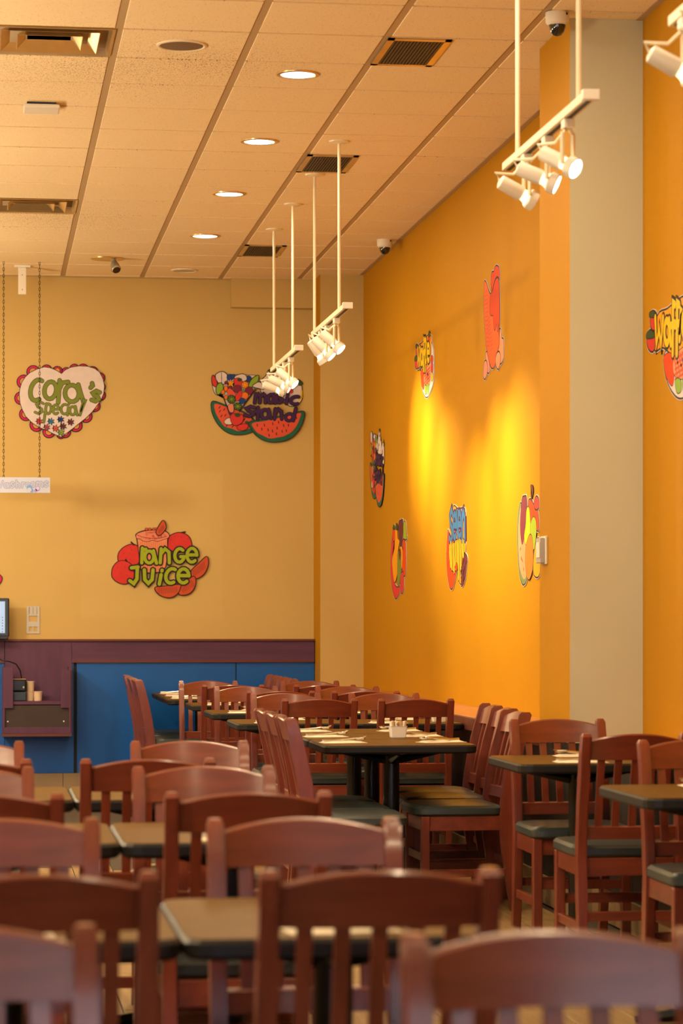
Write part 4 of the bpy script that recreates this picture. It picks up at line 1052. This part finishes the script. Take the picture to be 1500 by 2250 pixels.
P.stroke([[(x, y), (x + dx, y + dy)] for x0, x1, y0, y1, dx, dy, n in ((720, 800, 190, 110, 10, 60, 5), (1220, 1400, 790, 650, 20, 90, 10), (1040, 1220, 1020, 920, 40, 90, 9), (710, 1000, 1050, 1030, 10, 80, 12)) for k in range(n) for x, y in [(x0 + (x1 - x0) * k / n, y0 + (y1 - y0) * k / n)]], 0.0028, 'wine', 'wedge_hatching')
P.letters([('r', 450, 540, 450, 680, 5), ('a', 505, 690, 465, 685, 0), ('n', 715, 905, 460, 680, 5), ('g', 935, 1110, 460, 680, 8), ('e', 1110, 1300, 455, 680, 5)], 'lime', 0.025, 0.010)
P.letters([('j', 290, 480, 740, 990, -5), ('u', 480, 660, 770, 990, 5), ('i', 670, 790, 780, 990, 30), ('c', 790, 965, 755, 985, 30), ('e', 975, 1185, 755, 985, 5)], 'lime', 0.027, 0.010)
P.finish_origin()

# --- pictures on the orange wall (outlines follow the cut-outs; shapes are wide on the wall itself)
def simple(name, label, org, scale, shapes, back='wine', side='white'):
    P = Pic(name, label, 'R', org, scale, 0.005)
    P.board([P.grown(P.uvs(catmull(q)), 0.012) for q, m_, n_ in shapes if m_], 'white')
    for q, m_, n_ in shapes:
        if m_: P.fill(q, m_, n_, True, 0.009)
    return P
def waffle(org, scale, name, label, fx, fy):
    g = lambda pts: [(fx(x), fy(y)) for x, y in pts]
    straw1 = [(200, 600), (235, 560), (262, 640), (258, 800), (230, 880), (200, 800)]
    straw2 = [(165, 980), (195, 900), (235, 960), (245, 1150), (225, 1250), (190, 1230), (165, 1120)]
    plate = [(340, 1320), (420, 1150), (560, 600), (640, 480), (700, 700), (715, 1000), (715, 1400), (690, 1700), (620, 1900), (540, 2060), (470, 2060), (400, 1900), (350, 1650)]
    words = [(240, 1220), (270, 640), (370, 520), (450, 400), (540, 300), (640, 340), (640, 700), (610, 1080), (470, 1350), (330, 1180)]
    P = simple(name, label, org, scale, [(g(plate), 'white', 'plate'), (g(words), 'amber', 'lettering_ground'), (g(straw1), 'red', 'strawberry'), (g(straw2), 'red', 'strawberry')])
    P.fill(g([(335, 1360), (400, 1290), (440, 1450), (440, 1700), (420, 1870), (370, 1750), (345, 1600)]), 'vermilion', 'strawberry', True, 0.004)
    P.fill(g([(440, 1380), (560, 1150), (620, 1150), (600, 1700), (450, 1700)]), 'peach', 'waffle', True, 0.004)
    P.stroke([g([(450, 1400 + 90 * k), (600, 1220 + 90 * k)]) for k in range(5)] + [g([(440 + 20 * k, 1350 - 20 * k), (470 + 30 * k, 1700 - 40 * k)]) for k in range(5)], 0.012, 'rust', 'waffle_grid')
    P.fill(g([(640, 920), (665, 880), (692, 930), (692, 1050), (640, 1060)]), 'red', 'strawberry', True, 0.004); P.fill(g([(640, 1130), (665, 1110), (690, 1140), (690, 1320), (640, 1330)]), 'red', 'strawberry', True, 0.004)
    P.fill(g([(450, 1800), (480, 1740), (510, 1800), (510, 1960), (470, 1990)]), 'leaf', 'kiwi', True, 0.004); P.fill(g([(525, 1780), (550, 1700), (580, 1780), (575, 1920), (540, 1990)]), 'leaf', 'kiwi', True, 0.004); P.fill(g([(640, 1450), (670, 1380), (700, 1450), (690, 1580), (650, 1600)]), 'yellow', 'lemon', True, 0.004)
    P.discs([(fx(540), fy(1420), fx(14) - fx(0), fy(40) - fy(0))], 'purple', 'blueberry', 0.003)
    P.fill(g([(550, 340), (580, 300), (610, 360), (600, 460), (570, 520), (545, 440)]), 'vermilion', 'strawberry', True, 0.004)
    P.fill(g([(555, 250), (590, 160), (605, 250), (600, 320), (560, 320)]), 'deepgreen', 'strawberry_leaf', True, 0.004); P.fill(g([(190, 590), (225, 540), (250, 600), (245, 650), (195, 650)]), 'deepgreen', 'strawberry_leaf', True, 0.004); P.fill(g([(160, 960), (195, 890), (238, 940), (235, 1010), (165, 1030)]), 'deepgreen', 'strawberry_leaf', True, 0.004)
    P.letters([('w', fx(245), fx(335), fy(640), fy(1190)), ('a', fx(340), fx(410), fy(620), fy(1130)), ('f', fx(400), fx(465), fy(560), fy(1180)), ('f', fx(440), fx(510), fy(560), fy(1180)), ('l', fx(490), fx(520), fy(700), fy(1050)), ('e', fx(515), fx(610), fy(520), fy(1060))], 'yellow', 0.034, 0.010)
    P.finish_origin()
waffle((900, 715), 13.23, 'waffle_sign', 'waffle and strawberry cut-out with yellow letters high on the orange wall', lambda x: x, lambda y: y)
waffle((1380, 600), 7.5, 'waffle_sign', 'waffle and strawberry cut-out with yellow letters past the tan pillar', lambda x: 325 + (x - 165) * 1.62, lambda y: 620 + (y - 540) * 0.93)
# orange feathered cut-out
body = [(130, 370), (165, 400), (200, 520), (240, 600), (270, 560), (330, 330), (390, 320), (405, 600), (408, 1000), (395, 1270), (400, 1500), (350, 1700), (330, 1850), (290, 1940), (240, 1900), (190, 1680), (160, 1500), (135, 1200), (118, 900), (120, 600)]
tail1 = [(245, 330), (265, 200), (300, 190), (330, 90), (385, 100), (405, 200), (395, 330), (340, 360), (265, 560)]
cl1 = [(155, 1680), (190, 1680), (215, 1800), (222, 1980), (200, 2030), (165, 1950)]
cl2 = [(110, 2000), (130, 1840), (165, 1830), (185, 1960), (165, 2080), (135, 2140), (112, 2100)]
cl3 = [(405, 1260), (430, 1260), (445, 1400), (475, 1430), (480, 1600), (470, 1780), (420, 1860), (360, 1800), (350, 1680), (385, 1560)]
cl4 = [(360, 1680), (400, 1660), (420, 1750), (410, 1880), (380, 1960), (345, 1900), (335, 1780)]
P = simple('bird_sign', 'tall orange and peach feathery cut-out highest on the orange wall', (1050, 575), 8.33, [(tail1, 'ember', 'tail'), (cl3, 'peach', 'wing'), (cl1, 'salmon', 'foot'), (cl2, 'salmon', 'foot'), (body, 'fire', 'body'), (cl4, 'peach', 'wing')])
P.fill([(235, 620), (270, 560), (335, 335), (390, 330), (402, 600), (405, 980), (385, 1230), (370, 1260), (355, 1130), (325, 1240), (305, 1210), (290, 990), (255, 980), (230, 900)], 'ember', 'plumage', True, 0.006)
P.stroke([[(140, 560 + 75 * k), (175 + 3 * k, 530 + 78 * k)] for k in range(14)] + [[(190 + 6 * k, 1060 + 70 * k), (240 + 6 * k, 980 + 75 * k)] for k in range(9)], 0.008, 'rust', 'feather_mark')
P.finish_origin()
# fruit basket
P = simple('fruit_picture', 'pineapple and melon fruit cut-out low on the orange wall', (850, 1135), 11.84,
    [([(160, 480), (190, 450), (210, 700), (150, 1100), (200, 1700), (280, 1850), (340, 1800), (340, 1950), (300, 2060), (240, 2130), (190, 2030), (140, 1800), (110, 1400), (115, 900)], 'red', 'melon_flesh'),
     ([(165, 330), (195, 230), (220, 330), (225, 560), (190, 640), (160, 560)], 'vermilion', 'strawberry'),
     ([(320, 180), (370, 110), (430, 120), (425, 500), (400, 750), (370, 780), (330, 600)], 'wine', 'grapes'),
     ([(440, 270), (460, 130), (500, 200), (515, 480), (535, 560), (480, 600), (450, 640)], 'lime', 'leaf'),
     ([(430, 620), (490, 660), (505, 1000), (505, 1300), (480, 1530), (430, 1480), (405, 1200), (430, 900)], 'vermilion', 'pepper'),
     ([(375, 1500), (430, 1450), (450, 1600), (445, 1850), (410, 1990), (370, 1930), (360, 1700)], 'red', 'pepper')])
P.fill([(230, 330), (280, 300), (295, 560), (340, 640), (300, 900), (300, 1300), (270, 1550), (220, 1710), (185, 1600), (155, 1300), (150, 1100), (205, 850), (225, 600)], 'amber', 'pineapple', True, 0.005)
P.fill([(300, 900), (345, 980), (395, 1050), (390, 1350), (355, 1650), (325, 1820), (285, 1700), (285, 1400)], 'olive', 'pear', True, 0.006)
P.fill([(370, 800), (405, 800), (425, 950), (405, 1350), (385, 1250), (385, 1000)], 'amber', 'banana', True, 0.004)
P.fill([(330, 880), (365, 860), (370, 1000), (345, 1130), (325, 1000)], 'wine', 'grapes', True, 0.004)
P.fill([(170, 270), (195, 205), (225, 280), (215, 330), (170, 330)], 'deepgreen', 'leaf', True, 0.004); P.fill([(240, 260), (262, 180), (300, 260), (290, 340), (245, 330)], 'deepgreen', 'leaf', True, 0.004)
P.finish_origin()
# seven ...
P = simple('seven_sign', 'cut-out with blue and yellow letters over a red melon on the orange wall', (970, 1105), 11.25,
    [([(175, 680), (210, 800), (300, 1000), (380, 1300), (410, 1600), (370, 1750), (330, 1950), (280, 2110), (220, 2080), (170, 1850), (140, 1500), (140, 1100), (160, 800)], 'vermilion', 'melon_flesh'),
     ([(200, 960), (290, 130), (420, 160), (580, 150), (605, 400), (585, 880), (470, 900), (320, 930)], 'amber', 'lettering_ground'),
     ([(290, 950), (400, 920), (590, 930), (600, 1150), (540, 1500), (480, 1650), (500, 1990), (440, 1890), (420, 1560), (330, 1700), (250, 1600), (200, 1350), (210, 1080)], 'amber', 'lettering_ground'),
     ([(540, 1290), (600, 1270), (650, 1380), (625, 1600), (600, 1850), (530, 2040), (500, 1990), (515, 1700)], 'wine', 'grapes')])
P.letters([('s', 195, 300, 150, 990, 10), ('e', 290, 390, 240, 900), ('v', 380, 440, 200, 880), ('e', 410, 510, 200, 880), ('n', 510, 610, 180, 880)], 'azure', 0.038, 0.014, line='purple')
P.stroke([[(220, 1080), (240, 1550)], [(250, 1000), (270, 1600)], [(310, 1050), (330, 1680)], [(360, 1000), (355, 1500)], [(430, 960), (440, 1850)], [(470, 950), (490, 1600)], [(550, 960), (555, 1300)]], 0.050, 'wine', 'tall_mark_outline')
P.stroke([[(220, 1080), (240, 1550)], [(250, 1000), (270, 1600)], [(310, 1050), (330, 1680)], [(360, 1000), (355, 1500)], [(430, 960), (440, 1850)], [(470, 950), (490, 1600)], [(550, 960), (555, 1300)]], 0.034, 'yellow', 'tall_mark')
P.discs([(385, 1580, 26, 100)], 'vermilion', 'cherry', 0.004)
random.seed(8)
P.discs([(random.uniform(530, 610), random.uniform(1350, 1900), 8, 34) for k in range(14)], 'plum', 'grape', 0.003, 9)
P.finish_origin()
# big fruit
P = simple('fruit_picture', 'melon, pear, grape and orange cut-out reaching behind the pillar', (1120, 1055), 9.18,
    [([(225, 470), (250, 560), (300, 1000), (350, 1300), (340, 1700), (360, 1900), (340, 2040), (280, 2100), (230, 1990), (190, 1700), (170, 1300), (172, 900), (190, 650)], 'sage', 'melon_rind'),
     ([(390, 430), (440, 400), (520, 560), (560, 560), (595, 800), (590, 1000), (550, 1000), (430, 880), (400, 600)], 'vermilion', 'pepper'),
     ([(500, 480), (540, 340), (590, 380), (600, 500), (590, 560), (530, 580)], 'red', 'apple'),
     ([(240, 560), (265, 360), (300, 340), (340, 340), (355, 540), (330, 900), (310, 1100), (290, 1230), (260, 1290), (230, 1100), (222, 850)], 'plum', 'grapes'),
     ([(500, 1500), (560, 1200), (620, 1250), (640, 1600), (610, 1880), (550, 1950), (490, 1850)], 'amber', 'mango')])
P.fill([(235, 560), (300, 700), (340, 1300), (335, 1650), (350, 1900), (300, 2000), (250, 1900), (205, 1700), (185, 1300), (190, 900)], 'peach', 'melon_flesh', True, 0)
P.fill([(240, 560), (265, 360), (300, 340), (340, 340), (355, 540), (330, 900), (310, 1100), (290, 1230), (260, 1290), (230, 1100), (222, 850)], 'plum', 'grapes', True, 0.003)
P.fill([(350, 620), (380, 540), (410, 620), (430, 900), (440, 1150), (380, 1290), (330, 1290), (305, 1130), (335, 900)], 'yellow', 'pear', True, 0.005)
P.fill([(430, 900), (480, 750), (530, 790), (550, 950), (540, 1150), (500, 1400), (450, 1250), (430, 1080)], 'lime', 'apple', True, 0.005)
P.fill([(350, 1290), (415, 1105), (465, 1180), (485, 1500), (470, 1800), (410, 1990), (360, 1950), (330, 1700), (330, 1450)], 'orange', 'orange_fruit', True, 0.006)
P.fill([(430, 120), (470, 110), (485, 220), (465, 330), (450, 420), (440, 330), (455, 230)], 'wine', 'stem', True, 0.004)
P.stroke([[(225, 1400), (235, 1370)], [(260, 1600), (270, 1630)], [(290, 1780), (295, 1810)], [(245, 1560), (240, 1590)]], 0.014, 'rust', 'melon_seed')
P.finish_origin()
# edge of a further red cut-out at the left
P = Pic('round_sign', 'red and pink rounded cut-out on the apricot wall above the monitor', 'B', (0, 1240), 1.0)
q = [(4, 1272 - 1240), (-2, 1262 - 1240), (-40, 1225 - 1240), (-95, 1230 - 1240), (-120, 1280 - 1240), (-95, 1330 - 1240), (-35, 1320 - 1240), (-4, 1286 - 1240)]
P.board([P.grown(P.uvs(catmull(q)), 0.004)]); P.fill(q, 'pink', 'petal', True, 0.006); P.finish_origin()

# ------------------------------------------------------------------ hanging washroom sign
a_top, b_top = on_h(12, 575, ZC), on_h(90, 575, ZC)
YS = (a_top.y + b_top.y) / 2
sp0 = on_y(8, 1052, YS); sp1 = on_y(87, 1048, YS)
sg = thing('hanging_sign', 'pale washroom sign hanging from two black chains', 'sign', (sp1.x, YS, on_y(60, 1083, YS).z))
zb = sg.location.z
zt = on_y(60, 1049, YS).z - zb; xr = on_y(110, 1060, YS).x - sp1.x; xl = xr - 0.55
sb_ = obj('sign_board', B(xl, xr, -0.006, 0.006, 0, zt, bev=0.001, seg=1), M['sign'], sg)
class Flat:
    def __init__(f): f.plane = 'S'
    def d3(f, u, v, off): return Vector((u, -off, v))
def slet(spec, w, m, off, nm):
    i_ = 0
    for ch, x0, x1, z0, z1 in spec:
        bm = bmesh.new()
        for ln in LET[ch]:
            i_ += 1; Pic.ribbon(Flat(), bm, [(x0 + (x1 - x0) * u, z0 + (z1 - z0) * v) for u, v in ln], w / 2, off + i_ * 2e-5)
        obj(nm, bm, m, sb_)
zz = lambda y: zt * (1 - (y - 210) / 400)
kx = (xr + 0.0) ; pxm = 0.55 / 0.55
def xx_(c): return xr - (1260 - c) / 11.54 * (YS / F) * 1.0
spec = [('w', xx_(-110), xx_(85), zz(480), zz(300)), ('a', xx_(110), xx_(230), zz(480), zz(350)), ('s', xx_(255), xx_(370), zz(478), zz(335)), ('h', xx_(400), xx_(510), zz(475), zz(345)), ('r', xx_(535), xx_(640), zz(472), zz(335)), ('o', xx_(640), xx_(760), zz(455), zz(345)), ('o', xx_(775), xx_(895), zz(455), zz(330)), ('m', xx_(910), xx_(1085), zz(450), zz(320)), ('s', xx_(1110), xx_(1220), zz(450), zz(310))]
slet(spec, 0.0165, M['sign_line'], 0.0064, 'letter_outline'); slet(spec, 0.0105, M['sign_fill'], 0.0070, 'letter')
for cx, cz, r, m_ in ((745, 480, 0.022, 'sign_blue'), (740, 530, 0.016, 'sign'), (800, 560, 0.014, 'sign_blue'), (950, 500, 0.018, 'sign_violet'), (950, 490, 0.012, 'sign'), (900, 555, 0.012, 'sign_violet')):
    bm = bmesh.new(); off = 0.0078 + 0.0004 * (m_ == 'sign'); z_ = max(zz(cz), r + .002)
    bm.faces.new([bm.verts.new((xx_(cx) + r * math.cos(2 * PI * k / 16), -off, z_ + r * math.sin(2 * PI * k / 16))) for k in range(16)]); obj('print_blot', bm, M[m_], sb_)
for xc in (sp0.x - sp1.x, 0.0):
    bm = bmesh.new(); L_ = ZC - zb - zt + 0.012; n = int(L_ / 0.024)
    for k in range(n):
        zc = zt - 0.010 + (k + .5) * L_ / n; ring = []
        for q in range(8):
            a = 2 * PI * q / 8; c1 = Vector((0.0058 * math.cos(a), 0, 0.0150 * math.sin(a)))
            if k % 2: c1 = Vector((0, c1.x, c1.z))
            ring.append(c1 + Vector((xc, 0 if k else -0.0, zc)))
        ring.append(ring[0]); tube(bm, ring, 0.0019, 4, caps=False)
    obj('chain', bm, M['chain'], sg)
